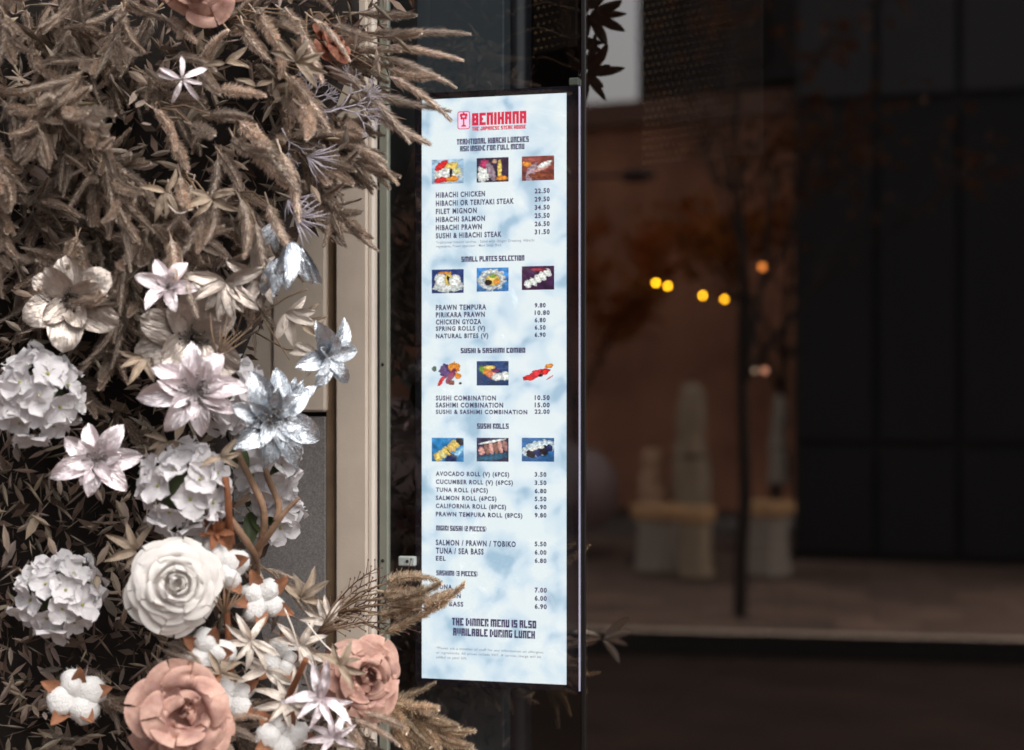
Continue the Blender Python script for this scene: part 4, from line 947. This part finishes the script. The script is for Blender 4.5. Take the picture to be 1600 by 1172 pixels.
# ------------------------------------------------------------------ the moss-packed frame that carries the flowers
def mass():
    b = MB(); n = 26; prof = []
    rows_ = [(-.05, 380), (.9, 395), (1.15, 400), (1.3, 385), (1.42, 360), (1.55, 355), (1.68, 370), (1.78, 400), (1.9, 450), (2.05, 500), (2.2, 545), (2.4, 560), (2.75, 540), (3.0, 480)]
    v = []
    for z, pe in rows_:
        xe = (pe - 800) / FPX * 2.8; cx = (xe - 1.15) / 2; hw = (xe + 1.15) / 2 * .99
        for i in range(n):
            a = 2 * math.pi * i / n; p = Vector((cx + hw * math.copysign(abs(math.cos(a)) ** .6, math.cos(a)), 2.92 - .045 * cx + .085 * math.copysign(abs(math.sin(a)) ** .7, math.sin(a)) - .06, z))
            v.append(p + Vector((noise.noise(p * 9), noise.noise(p * 9 + Vector((5, 0, 0))), 0)) * .03)
    f = [(i * n + k, i * n + (k + 1) % n, (i + 1) * n + (k + 1) % n, (i + 1) * n + k) for i in range(len(rows_) - 1) for k in range(n)]
    f += [tuple(range(n))[::-1], tuple((len(rows_) - 1) * n + k for k in range(n))]
    o = ob('flower_frame', mesh('flower_frame', v, f, m_moss)); tag(o, 'dark moss packed frame behind the dried flowers', 'frame')
    rnd = random.Random(3); d = MB()
    def edge(py):
        for (y0, e0), (y1, e1) in zip(ED, ED[1:]):
            if y0 <= py <= y1: return e0 + (e1 - e0) * (py - y0) / (y1 - y0)
        return 400
    ED = [(-300, 620), (0, 630), (120, 610), (230, 560), (330, 490), (430, 440), (520, 390), (640, 370), (780, 370), (860, 390), (940, 430), (1010, 500), (1080, 570), (1180, 600), (1500, 560)]
    for _ in range(5200):
        py = rnd.uniform(-220, 1400); px = rnd.uniform(-260, edge(py) + 10); y = rnd.uniform(2.72, 2.84)
        p = P(px, py, y); L = rnd.uniform(.02, .05); a = Vector((rnd.gauss(0, 1), rnd.gauss(0, .8) - .4, rnd.gauss(0, 1) - .3)).normalized(); c = a.cross(Vector((rnd.gauss(0, 1), rnd.gauss(0, 1), rnd.gauss(0, 1)))).normalized() * L * rnd.uniform(.08, .2)
        g_ = rnd.uniform(.5, 1.6)
        d.add([p, p + a * L * .45 + c, p + a * L, p + a * L * .45 - c], [(0, 1, 2, 3)], (g_, g_, g_))
    o = d.ob('dead_leaves', mat('dead leaf', (0.15, 0.105, 0.082), 0.85, attr='tint', spec=.15), None, None, False, True); tag(o, 'small dark dead leaves filling the display', 'leaves', None, 'stuff')
    d2 = MB()
    for q_ in range(2300):
        py = rnd.uniform(430, 1400) if q_ < 1500 else rnd.uniform(-60, 440); px = rnd.uniform(-60, edge(py) - 5); y = rnd.uniform(2.62, 2.76)
        p = P(px, py, y); L = rnd.uniform(.018, .05); a = Vector((rnd.gauss(0, 1), rnd.gauss(0, .5) - .5, rnd.gauss(0, 1))).normalized(); c = a.cross(Vector((rnd.gauss(0, 1), rnd.gauss(0, 1), rnd.gauss(0, 1)))).normalized() * L * rnd.uniform(.07, .2)
        up = Vector((0, -.004, 0)); g_ = rnd.uniform(.45, 1.5); cc = (g_, g_ * rnd.uniform(.93, 1.05), g_ * rnd.uniform(.85, 1.05))
        d2.add([p, p + a * L * .3 + c * .8, p + a * L * .6 + c * .8, p + a * L, p + a * L * .6 - c * .8, p + a * L * .3 - c * .8, p + a * L * .45 + up], [(0, 1, 6), (1, 2, 6), (2, 3, 6), (3, 4, 6), (4, 5, 6), (5, 0, 6)], cc)
    o = d2.ob('taupe_leaves', mat('taupe filler leaf', (0.27, 0.215, 0.175), 0.7, attr='tint', spec=.3), None, None, False, True); tag(o, 'small taupe leaves scattered between the flowers and grasses', 'leaves', None, 'stuff')
    return edge
EDGE = mass()

# ------------------------------------------------------------------ dried grass, upper display
G = 'dried brown grass bunches in the upper display'
fingers((470, 60, 2.72), [(600, 58, 2.72, 728, 41, 2.68), (590, 52, 2.74, 668, 55, 2.70), (610, 72, 2.72, 716, 92, 2.68), (600, 90, 2.70, 706, 124, 2.66), (608, 108, 2.70, 690, 132, 2.67), (608, 120, 2.69, 712, 167, 2.65), (560, 20, 2.74, 660, 22, 2.7)],
        'wide brown foxtail bunch reaching furthest right above the menu', 21, fat=1.05)
fingers((420, 95, 2.7), [(535, 112, 2.68, 652, 205, 2.64), (560, 140, 2.70, 690, 188, 2.66), (570, 165, 2.68, 664, 236, 2.64), (520, 205, 2.70, 638, 258, 2.67), (530, 190, 2.70, 568, 200, 2.66)],
        'brown foxtail bunch slanting down to the menu top left corner', 22, fat=1.1)
fingers((440, 180, 2.72), [(510, 215, 2.70, 598, 238, 2.66), (560, 225, 2.72, 608, 298, 2.70), (500, 235, 2.72, 556, 292, 2.70), (480, 205, 2.70, 560, 218, 2.66)],
        'short brown foxtail bunch ending over the stone pier', 23, fat=1.05)
fingers((450, 300, 2.76), [(490, 325, 2.76, 568, 320, 2.74), (490, 335, 2.76, 540, 342, 2.74), (500, 345, 2.76, 560, 375, 2.74), (495, 350, 2.76, 537, 386, 2.74), (480, 300, 2.76, 535, 305, 2.74)],
        'thin brown grass tips lying across the pale stone beneath the foxtails', 24, fat=.55)
fingers((480, 20, 2.64), [(490, 30, 2.62, 545, 75, 2.58), (478, 60, 2.62, 500, 125, 2.58), (520, 40, 2.64, 580, 60, 2.6)], 'short foxtails lying across the rust rose', 34, fat=.9)
fingers((360, 30, 2.66), [(400, 20, 2.64, 446, 78, 2.58), (430, 60, 2.62, 458, 105, 2.57), (380, 40, 2.64, 395, 100, 2.6), (440, 15, 2.64, 478, 45, 2.6), (455, 25, 2.62, 495, 80, 2.6)],
        'thick brown foxtail bunch at the top beside the rust petals', 25, fat=1.25)
fingers((430, 110, 2.64), [(450, 120, 2.60, 500, 185, 2.55), (470, 165, 2.58, 520, 205, 2.54), (460, 145, 2.6, 490, 200, 2.56)], 'large pale brown foxtail pointing down right across the lilac twigs', 26, fat=1.35)
fingers((370, 190, 2.62), [(375, 190, 2.6, 440, 235, 2.55), (410, 215, 2.58, 450, 300, 2.54), (440, 240, 2.57, 470, 330, 2.54), (395, 225, 2.58, 430, 290, 2.55), (365, 215, 2.6, 395, 275, 2.56)], 'arching heavy foxtail bunch in the middle of the upper display', 27, fat=1.4)
fingers((345, 235, 2.64), [(345, 240, 2.62, 380, 285, 2.57), (340, 250, 2.62, 335, 320, 2.58)], 'two reddish brown foxtails just left of the arching bunch', 28, fat=1.1)
fingers((370, 300, 2.62), [(375, 310, 2.6, 420, 390, 2.56), (400, 350, 2.6, 425, 440, 2.56), (420, 320, 2.6, 445, 400, 2.56)], 'long brown foxtails hanging toward the silver blue leaves', 29, fat=1.2)
fingers((280, 270, 2.62), [(282, 275, 2.6, 300, 350, 2.56), (300, 290, 2.6, 282, 360, 2.56), (310, 330, 2.58, 330, 395, 2.55), (320, 320, 2.58, 300, 400, 2.55), (265, 300, 2.6, 275, 380, 2.56), (335, 320, 2.58, 345, 380, 2.55)], 'foxtails hanging straight down above the pale pink foil flower', 30, fat=1.2)
fingers((270, 370, 2.6), [(268, 375, 2.57, 285, 440, 2.54), (285, 410, 2.56, 300, 500, 2.52), (262, 400, 2.58, 262, 470, 2.54)], 'brown foxtails drooping in front of the taupe magnolia', 31, fat=1.15)
fingers((300, 90, 2.64), [(262, 30, 2.62, 300, 60, 2.58), (320, 100, 2.62, 335, 45, 2.58), (270, 92, 2.62, 325, 80, 2.58), (310, 110, 2.6, 345, 150, 2.56), (345, 140, 2.6, 400, 150, 2.56), (300, 20, 2.62, 295, 70, 2.6)], 'loose foxtails around the small pink striped flower', 32, fat=1.05)
fingers((250, 170, 2.64), [(240, 170, 2.62, 296, 208, 2.58), (262, 210, 2.62, 300, 260, 2.58), (300, 195, 2.6, 350, 215, 2.57), (330, 180, 2.6, 380, 175, 2.58)], 'foxtails pointing right beneath the small pink striped flower', 33, fat=1.1)
MARK = [('top pink rose', 312, -10), ('rust rose', 512, 72), ('lilac coral twig', 520, 165), ('striped pink flower', 284, 124), ('pale pink foil flower', 262, 450), ('hanging silver blue leaves', 450, 400),
        ('lilac needle sprig', 470, 330), ('far left taupe magnolia', 110, 470), ('taupe leaf fan', 352, 442), ('star shaped tan leaf', 330, 310), ('top left corner', 40, 0), ('left edge', 0, 230)]
def near_label(px, py, ang):
    nm, mx, my = min(MARK, key=lambda q: (q[1] - px) ** 2 + (q[2] - py) ** 2); dx, dy = px - mx, py - my; r_ = math.hypot(dx, dy)
    far = 'close to' if r_ < 45 else ('a little way' if r_ < 90 else 'well')
    side = ('right of' if dx > 0 else 'left of') if abs(dx) > abs(dy) else ('below' if dy > 0 else 'above')
    a = math.degrees(ang) % 360; way = 'right' if a < 45 or a > 315 else ('up' if a < 135 else ('left' if a < 225 else 'down'))
    return 'brown foxtail bunch pointing %s, %s the %s' % (way, 'close ' + side if far == 'close to' else far + ' ' + side, nm)
rnd = random.Random(99); used = 0
for k in range(80):
    py = rnd.uniform(-60, 470); px = rnd.uniform(20, EDGE(py) - 60) if k < 48 else rnd.uniform(-40, 235)
    ang = math.atan2(-(py - 120) - 60, (px - 250)) if px > 330 else R(rnd.uniform(-120, -20))
    ang += rnd.gauss(0, .5); L = rnd.uniform(60, 110); y0 = rnd.uniform(2.73, 2.80) if k < 48 else rnd.uniform(2.62, 2.74)
    bunch((px, py, y0), (px + L * math.cos(ang), py - L * math.sin(ang), y0 - rnd.uniform(.03, .12)), rnd.randint(6, 9), rnd.uniform(60, 90), rnd.uniform(28, 50),
          near_label(px, py, ang), 200 + k, G, False, rnd.uniform(.8, 1.15), .3)
# lower display
bunch((575, 1080, 2.72), (690, 1135, 2.66), 13, 85, 20, 'feathery beige grass plume sticking out right of the pink rose', 51, None, True, 1.5, .2)
bunch((590, 1100, 2.70), (665, 1165, 2.66), 9, 80, 22, 'second feathery beige plume beneath the pink rose', 52, None, True, 1.4, .3)
fingers((520, 960, 2.74), [(605, 910, 2.70, 665, 884, 2.66), (600, 935, 2.70, 705, 919, 2.64), (610, 965, 2.7, 692, 935, 2.66), (662, 950, 2.66, 731, 938, 2.62), (600, 990, 2.7, 690, 952, 2.66), (590, 960, 2.7, 660, 955, 2.67), (600, 925, 2.7, 650, 935, 2.68)],
        'beige grass spray with four long tips crossing the lower menu', 53, None, True, 1.5)
def panicle():
    rnd = random.Random(8); a = P(490, 1000, 2.75); root = empty('dried_panicle', Matrix.Translation(a), 'reddish brown branching dried sprig in front of the stone pier', 'dried grass'); inv = Matrix.Translation(-a)
    for k in range(9):
        t = P(rnd.uniform(570, 640), 885 + k * 13 + rnd.uniform(-6, 6), 2.72 + rnd.uniform(-.03, .03)); b = MB()
        pts = [a + (t - a) * (i / 7) + Vector((0, 0, .018 * math.sin(i / 7 * 3.1))) for i in range(8)]
        b.tube([inv @ p for p in pts], [.0016 * (1 - .07 * i) for i in range(8)], 5)
        for i in range(2, 8):
            for s in (-1, 1):
                d = (t - a).normalized(); n_ = Vector((-d.z, 0, d.x)) * s; e = pts[i] + (d * .8 + n_ * rnd.uniform(.3, .7) + Vector((0, rnd.uniform(-.3, .3), 0))) * rnd.uniform(.012, .028)
                b.tube([inv @ pts[i], inv @ e], [.0009, .0006], 4); b.ball(inv @ e, .0014, 5, sq=(1, 1, 1.6))
        b.ob('branchlet', m_redstem, root, None, True)
panicle()
GL2 = 'brown grass bunches low in the display'
LOWL = ['brown fuzzy grass left under the cream rose', 'brown grass hanging below the cream rose at the left', 'brown fuzzy grass right of the bottom left pink rose', 'brown grass under the cotton beside the bottom left pink rose', 'brown grass beneath the right pink rose', 'brown grass behind the lowest white star leaf', 'brown grass at the bottom edge below the pink rose', 'brown grass between the far left white and pink roses', 'brown grass at the far left bottom corner', 'brown grass above the far left pearl poinsettia', 'brown grass right of the far left hydrangea']
for k, (px, py, tx, ty, yy) in enumerate(((255, 1040, 300, 1075, 2.72), (270, 1010, 250, 1060, 2.72), (340, 1130, 400, 1165, 2.7), (370, 1100, 440, 1110, 2.72), (560, 1140, 600, 1185, 2.74), (470, 1150, 520, 1190, 2.74), (300, 1180, 340, 1230, 2.7), (120, 1040, 170, 1090, 2.72), (60, 1140, 110, 1200, 2.72), (180, 640, 220, 690, 2.74), (90, 560, 140, 620, 2.74))):
    bunch((px, py, yy), (tx, ty, yy - .06), 7, 60, 35, LOWL[k], 300 + k, GL2, False, .9, .2)
bunch((400, 880, 2.7), (500, 940, 2.66), 7, 60, 30, 'thin brown grass right of the upper cotton boll', 320, None, False, .6, .25)

# ------------------------------------------------------------------ foil flowers
POI = dict(W=.50, fold=.60, lift=.35, droop=.42, pw=(.62, .72), wav=.05)
star_flower('foil_poinsettia', 'pearl pink foil poinsettia with pointed petals above the hydrangea', 'flower', 303, 612, 2.50, 148, .05, .12, 10, 'poip', m_foilpink, ((8, 1.05, 4, 0), (7, .74, 26, 22)), None, (.26, 40, m_bead, 1.15), 1, POI)
star_flower('foil_poinsettia', 'silver blue foil poinsettia in front of the granite panel', 'flower', 424, 655, 2.56, 142, .30, .05, 30, 'poib', m_foilblue, ((8, 1.05, 8, 0), (7, .72, 30, 22)), None, (.24, 36, m_bead, 1.15), 2, POI)
star_flower('foil_poinsettia', 'small silver foil poinsettia standing out over the stone pier', 'flower', 512, 556, 2.64, 116, .75, -.15, 40, 'poib', m_foilblue, ((6, 1.0, 8, 0), (5, .7, 30, 30)), None, (.2, 22, m_bead), 3, POI)
star_flower('foil_poinsettia', 'pale pink foil flower at the left among hanging foxtails', 'flower', 262, 450, 2.54, 96, -.1, .35, 15, 'poip', m_foilpink, ((6, 1.0, 10, 0), (5, .6, 30, 30)), None, (.2, 16, m_bead), 4, POI)
star_flower('striped_flower', 'small pink and white narrow petalled flower near the top left', 'flower', 284, 124, 2.56, 84, .0, .2, 12, 'poin', m_foilpink, ((5, 1.0, -4, 140), (2, .8, 10, 60)), None, (.14, 12, m_bead), 5, dict(W=.24, fold=.4, lift=.25, droop=.4, pw=(.7, .6)))
star_flower('taupe_magnolia', 'large taupe foil magnolia with dark stamens above the pink poinsettia', 'flower', 300, 528, 2.58, 168, .05, -.1, 0, 'mag', m_foiltaupe, ((6, 1.0, 14, 0), (4, .8, 34, 30)), None, (.22, 40, m_beadk, .9), 6, dict(W=.66, fold=.12, lift=.3, droop=.35, pw=(.5, .5), wav=.07, round_=True))
star_flower('foil_poinsettia', 'pearl foil poinsettia at the far left of the display', 'flower', 150, 720, 2.54, 130, -.1, .1, 10, 'poip', m_foilpink, ((7, 1.0, 6, 0), (6, .7, 28, 25)), None, (.24, 26, m_bead, 1.1), 7, POI)
star_flower('taupe_magnolia', 'taupe foil magnolia at the far left edge of the display', 'flower', 110, 470, 2.58, 150, -.1, 0, 0, 'mag', m_foiltaupe, ((6, 1.0, 14, 0), (4, .8, 34, 30)), None, (.2, 30, m_beadk, .9), 8)
LFB = dict(W=.34, fold=.5, lift=.2, droop=.3, pw=(.6, .75))
fan_leaf('silver blue foil leaves hanging beside the lower foxtails', 455, 378, 2.56, 74, .3, 0, (-100, -75, -55, -88, -115, -65), 'leafb', m_foilblue, None, 1, LFB)
fan_leaf('second silver blue hanging leaf sprig nearer the magnolia', 432, 405, 2.56, 66, .2, 0, (-95, -70, -112), 'leafb', m_foilblue, None, 2, LFB)
fan_leaf('silver blue leaf sprig pointing left of the hanging sprigs', 430, 350, 2.64, 50, .2, 0, (-120, -90, -60, -140), 'leafb', m_foilblue, None, 3, LFB)
fan_leaf('taupe foil leaf fan hanging right of the pale pink flower', 352, 442, 2.56, 60, 0, .1, (-100, -80, -60, -125, -150, 20, -40, 170), 'leaft', m_foiltaupe, None, 4, LFB)
fan_leaf('dull taupe leaf fan hidden behind the long foxtails', 405, 440, 2.62, 55, 0, .1, (-60, -85, 60, 30, 100, 150, -120), 'leaft', m_foiltaupe, None, 5, LFB)
fan_leaf('pink and brown pointed leaf pair right of the hanging blue leaves', 446, 490, 2.63, 52, .2, 0, (4, 38, -20, -75, -110), 'leafc', m_foilchamp, None, 6, LFB)
fan_leaf('pale leaf sprig joining the small silver poinsettia', 492, 548, 2.66, 44, .1, 0, (160, 185, 215, 250, 285), 'leafc', m_foilchamp, None, 7, LFB, 'star_leaf', (400, 520, 2.72))
fan_leaf('long silver leaf pair above the silver blue poinsettia', 446, 642, 2.60, 62, .3, .2, (58, 38, 75), 'leafb', m_foilblue, None, 8, LFB)
# champagne star leaves, lower display
LFC = dict(W=.27, fold=.5, lift=.30, droop=.55, pw=(.65, .85), wav=.08)
for i, (lab, px, py, yy, sz, dirs, mm, kk) in enumerate((
        ('champagne star leaf right of the lower cotton boll', 392, 1002, 2.56, 52, (150, 185, 232, 262, 120, 300, 330, 60), m_foilchamp, 'leafc2'),
        ('champagne star leaf in the middle above the white one', 470, 1008, 2.60, 50, (165, 140, -35, -60, -85, 20, 60), m_foilchamp, 'leafc2'),
        ('small upright champagne leaf by the dried sprig', 512, 975, 2.62, 48, (95, 115, 150, 60, 170), m_foilchamp, 'leafc2'),
        ('white star leaf left of the right pink rose', 502, 1092, 2.52, 58, (80, 105, 180, 215, 250, 285, 320, 345), m_foilpink, 'leafw'),
        ('champagne star leaf beneath the rust twig', 448, 1098, 2.56, 50, (70, 110, 150, 190, 225, 270, 310, 350), m_foilchamp, 'leafc2'),
        ('white star leaf at the bottom edge of the display', 520, 1152, 2.54, 46, (20, 60, 100, 150, 190, 230, 330), m_foilpink, 'leafw'),
        ('champagne leaf cluster between cotton and white star leaf', 415, 1048, 2.58, 46, (140, 165, -30, -50, -10, 200), m_foilchamp, 'leafc2'),
        ('pale leaf pair over the dead grass at the upper left', 330, 310, 2.56, 46, (15, 25, 200, 230, -30, 160), m_tanleaf, 'leafn'),
        ('pale pointed leaves at the left beside the hanging foxtails', 258, 300, 2.55, 44, (-60, -85, 170, 60, -110), m_tanleaf, 'leafn'),
        ('tan pointed leaf in the dark gap near the top', 352, 98, 2.60, 42, (-8, 190, 35), m_tanleaf, 'leafn'),
        ('tan pointed leaf beneath the top dark gap', 400, 135, 2.60, 36, (20, 160, 200), m_tanleaf, 'leafn'),
        ('pale star leaf at the centre of the upper foxtails', 462, 96, 2.56, 46, (-25, 15, 160, -50, 130, 60), m_tanleaf, 'leafn'))):
    fan_leaf(lab, px, py, yy, sz, .1, .15, dirs, kk, mm, None, 20 + i, LFC)

# ------------------------------------------------------------------ roses, hydrangeas, cotton
rose('large cream white rose at the left of the lower display', 272, 915, 2.50, 152, .12, .10, m_creamp, 1)
rose('dusty pink rose at the bottom left corner of the display', 285, 1118, 2.50, 140, .10, .18, m_pinkp, 2, (0, 2, 4, 5, 6), cr=2.3)
rose('dusty pink rose nearest the foot of the menu', 566, 1062, 2.60, 124, .35, .20, m_pinkp, 3, (1, 2, 3, 4, 5), cr=2.2)
rose('pink rose cut by the top edge of the view', 312, -34, 2.58, 120, .0, -.25, m_pinkp, 4, cr=2.0)
rose('half hidden rust rose folded among the top foxtails', 512, 72, 2.68, 84, 1.5, .9, m_rustp, 5, (1, 2, 3, 4), cr=1.8)
hydrangea('big white hydrangea above the cream rose', 288, 762, 2.56, 132, 21, .08, .10, 1, 30)
hydrangea('white hydrangea partly behind the pearl pink poinsettia', 352, 618, 2.66, 108, 15, .2, .2, 2, 30)
hydrangea('loose white hydrangea in front of the granite panel', 415, 735, 2.68, 90, 12, .3, .1, 3, 30)
hydrangea('small white hydrangea behind the curly branches', 428, 800, 2.72, 74, 9, .3, .0, 4, 28)
hydrangea('white hydrangea at the far left of the display', 60, 620, 2.58, 130, 20, -.1, .1, 5, 30)
cotton('cotton boll at the far left bottom', 120, 1090, 2.58, 80, 0, .1, 20, 11)
hydrangea('white hydrangea at the far left bottom', 95, 930, 2.62, 120, 18, -.1, .1, 7, 30)
cotton('cotton boll right of the cream rose', 347, 884, 2.56, 76, .1, .1, 20, 1)
cotton('cotton boll with orange bracts near the granite panel', 410, 938, 2.60, 66, .2, .1, 50, 2, 1.1)
cotton('cotton boll beneath the cream rose', 325, 1022, 2.54, 76, 0, .0, 10, 3)
cotton('cotton boll right of the bottom left pink rose', 362, 1090, 2.58, 70, .1, .2, 35, 4)
cotton('cotton boll at the bottom edge beneath the champagne leaf', 440, 1150, 2.56, 76, .1, .1, 0, 5)
cotton('small cotton boll high by the orange bract flower', 318, 838, 2.58, 46, 0, .1, 30, 6)
cotton('cotton boll tucked beside the middle champagne leaves', 440, 1030, 2.62, 66, 0, .1, 15, 7)
star_flower('orange_bract_flower', 'orange brown dried bract flower above the cotton boll', 'flower', 338, 832, 2.55, 62, .1, .2, 0, 'orb', m_rust, ((7, 1.0, 20, 0), (5, .7, 45, 30)), None, None, 9, dict(W=.4, fold=.4, lift=.3, droop=.3))

# ------------------------------------------------------------------ twigs and branches
twig('curly_branch', 'brown curly branch rising to the granite panel', 'branch', [(400, 870, 2.60), (412, 830, 2.58), (410, 790, 2.57), (392, 750, 2.58), (375, 715, 2.60), (368, 690, 2.63)], .0062, .0042, m_branch, None, 0, 1)
twig('curly_branch', 'forked brown branch hooking right over the granite panel', 'branch', [(398, 862, 2.60), (418, 838, 2.57), (436, 812, 2.56), (450, 795, 2.56), (468, 778, 2.56)], .0062, .0028, m_branch, None, 0, 2)
twig('curly_branch', 'upright brown branch left of the hooked one', 'branch', [(432, 815, 2.57), (436, 790, 2.58), (428, 768, 2.60), (418, 745, 2.62), (412, 720, 2.65)], .0055, .0045, m_branch, None, 0, 3)
twig('curly_branch', 'brown branch looping down beside the orange stem', 'branch', [(352, 800, 2.57), (372, 828, 2.56), (388, 850, 2.57), (400, 872, 2.60), (402, 900, 2.64)], .0058, .0050, m_branch, None, 0, 4)
twig('orange_twig', 'orange stem running down beside the white hydrangea', 'twig', [(352, 745, 2.53), (356, 775, 2.53), (358, 810, 2.54), (362, 850, 2.57)], .0048, .0056, m_rust, None, 0, 5)
twig('orange_twig', 'dark orange stem down the middle of the lower display', 'twig', [(352, 900, 2.58), (354, 950, 2.58), (358, 1010, 2.58), (362, 1062, 2.58)], .0050, .0050, m_rust, None, 0, 6)
twig('orange_twig', 'short cut orange twig among the champagne leaves', 'twig', [(478, 1030, 2.50), (466, 1056, 2.52), (450, 1090, 2.56)], .0042, .0050, m_rust, None, 0, 7)
for i, (lab, pts) in enumerate((('thin bent dry stalk from the leaf pair to the magnolia', [(480, 452, 2.6), (440, 470, 2.6), (380, 520, 2.62), (350, 575, 2.66)]), ('thin straight dry stalk crossing in front of the dark gap', [(385, 470, 2.58), (372, 510, 2.6), (355, 560, 2.64)]),
        ('pale thin stalk crossing the champagne leaves', [(444, 950, 2.54), (460, 990, 2.53), (472, 1040, 2.53), (490, 1100, 2.55)]), ('pale thin stalk curving from the sprig to the pink rose', [(478, 972, 2.58), (510, 1010, 2.57), (540, 1032, 2.56), (562, 1040, 2.57)]),
        ('thin dry stalk under the small silver poinsettia', [(412, 500, 2.62), (432, 530, 2.62), (452, 562, 2.63)]), ('curled pale tendril at the left of the foxtails', [(256, 312, 2.55), (275, 332, 2.54), (292, 330, 2.54), (305, 312, 2.55)]))):
    twig('dry_stalk', lab, 'stem', pts, .0013, .0009, m_stem if i not in (2, 3, 5) else m_foilchamp, None, 0, 10 + i)
coral('lilac coral like twig between the upper foxtails', 500, 176, 2.63, 108, 15, m_lilac, 1)
coral('second lilac coral twig left of the first', 455, 180, 2.66, 80, 40, m_lilac, 2)
coral('grey lilac twig deep under the middle foxtails', 440, 200, 2.66, 80, -60, m_lilac, 3)
needles('lilac needle sprig beneath the arching foxtails', 460, 340, 2.58, 52, -75, 60, 16, m_lilac, 1)
needles('white needle sprig at the right of the arching foxtails', 480, 245, 2.62, 48, -80, 30, 14, m_lilac, 2)
needles('lilac needle sprig above the blue hanging leaves', 450, 312, 2.6, 40, -100, 20, 12, m_lilac, 3)
fan_leaf('dark green leaf left of the curly branch', 362, 690, 2.64, 48, .2, 0, (-88, -60), 'leafg', m_green, None, 61, dict(W=.45, fold=.3, lift=.2, droop=.3), 'green_leaf')
fan_leaf('dark green leaf behind the hooked branch', 392, 800, 2.70, 60, .2, 0, (-95, 80, -60), 'leafg', m_green, None, 62, dict(W=.45), 'green_leaf')

# leafy sprays high in the display, whose mirror image shows right of the menu
def mirrored(px, py, D): return street(P(px, py, D))
m_darkleaf = crease(mat('dark brown leaf', (0.10, 0.05, 0.03), 0.55, var=.3, scale=3, orand=.2), 14, 3, .6, .004)
def spray(label, px, py, D, L, dirs, m, key, seed, to):
    rnd = random.Random(seed); p = mirrored(px, py, D); z = (FN + Vector((0, 0, .1))).normalized()
    root = empty('leaf_spray', frame(p, z), label, 'leaf sprig'); ms = petals(key, m, W=.24, fold=.4, lift=.2, droop=.35, pw=(.6, .8))
    for d in dirs:
        s = L * rnd.uniform(.75, 1.2)
        ob('leaf', rnd.choice(ms), root, Matrix.Rotation(R(d - 90 + rnd.uniform(-10, 10)), 4, 'Z') @ Matrix.Translation((0, rnd.uniform(0, .01), rnd.uniform(-.01, .01))) @ Matrix.Rotation(R(rnd.uniform(-20, 25)), 4, 'X') @ Matrix.Diagonal((s, s, s, 1)))
    inv = root.matrix_world.inverted(); e = P(*to)
    MB().tube([inv @ p, inv @ ((p + e) / 2 + Vector((0, 0, .02))), inv @ e], [.0016, .002, .0024], 6).ob('stem', m_stem, root, None, True)
FAN = (-60, -30, -5, 20, 45, 75, 100, -95, 130)
for i, (lab, px, py, D, L, mm, kk, to) in enumerate((
        ('topmost dark leafy spray above the foxtails, mirrored right of the menu', 918, 20, 3.42, .075, m_darkleaf, 'leafd', (520, -160, 2.62)),
        ('dark leafy spray mirrored just above the menu corner', 915, 115, 3.40, .072, m_darkleaf, 'leafd', (520, -60, 2.62)),
        ('second dark leafy spray mirrored in the glass left of the black seam', 892, 60, 3.44, .075, m_darkleaf, 'leafd', (520, -110, 2.62)))):
    spray(lab, px, py, D, L, FAN, mm, kk, 70 + i, to)
spray('pale narrow leaf spray low in the display, mirrored right of the menu foot', 940, 998, 3.72, .066, (-40, -15, 10, 30, 160, 190), m_foilchamp, 'leafe', 81, (520, 1190, 2.62))

# loose bits that break up the outlines of the lower flowers
fingers((330, 1150, 2.56), [(345, 1130, 2.54, 400, 1105, 2.50), (350, 1140, 2.54, 395, 1140, 2.50), (340, 1160, 2.54, 380, 1172, 2.50)], 'fuzzy brown grass tips lying right over the bottom left pink rose', 35, fat=.8)
fingers((250, 1010, 2.56), [(255, 1015, 2.54, 300, 1045, 2.50), (245, 1030, 2.54, 280, 1070, 2.50), (262, 1005, 2.54, 312, 1018, 2.51)], 'fuzzy brown grass tips between the cream rose and the pink rose', 36, fat=.8)
fingers((545, 1110, 2.6), [(560, 1112, 2.58, 640, 1120, 2.54), (555, 1125, 2.58, 620, 1150, 2.54), (540, 1130, 2.58, 580, 1172, 2.54)], 'brown grass tips poking out under the right pink rose', 37, fat=.85)
for i, (lab, px, py, yy, sz, dirs) in enumerate((
        ('tan leaf sprig left of the cream rose', 212, 860, 2.56, 46, (150, 200, 110, 240, 60)), ('tan leaf sprig between hydrangea and pearl poinsettia', 262, 690, 2.54, 40, (200, 230, 160, -60, -20)),
        ('tan leaf sprig right of the bottom left pink rose', 345, 1052, 2.52, 40, (30, 70, 120, -20, 160)), ('tan leaf sprig overlapping the right pink rose', 530, 1040, 2.52, 44, (20, -20, 60, 110, 150, -60)),
        ('tan leaf sprig under the taupe magnolia', 225, 560, 2.54, 48, (200, 240, 170, -70)), ('tan leaf sprig at the foot of the granite panel', 470, 935, 2.62, 46, (30, 60, 100, 140, -10)),
        ('tan leaf sprig above the small silver poinsettia', 470, 505, 2.66, 40, (10, 50, -40, 160)), ('tan leaf sprig over the big hydrangea edge', 345, 715, 2.52, 36, (-30, 10, 50, 200)))):
    fan_leaf(lab, px, py, yy, sz, .05, .1, dirs, 'leafn', m_tanleaf, None, 90 + i, LFC)
needles('thin straw sprig rising beside the cream rose', 350, 960, 2.52, 70, 40, 130, 9, m_stem, 7)
needles('thin straw sprig spreading under the dried panicle', 500, 985, 2.60, 80, 5, 60, 9, m_stem, 8)
needles('straw sprig fanning out above the pearl pink poinsettia', 340, 560, 2.52, 70, 30, 100, 8, m_stem, 9)
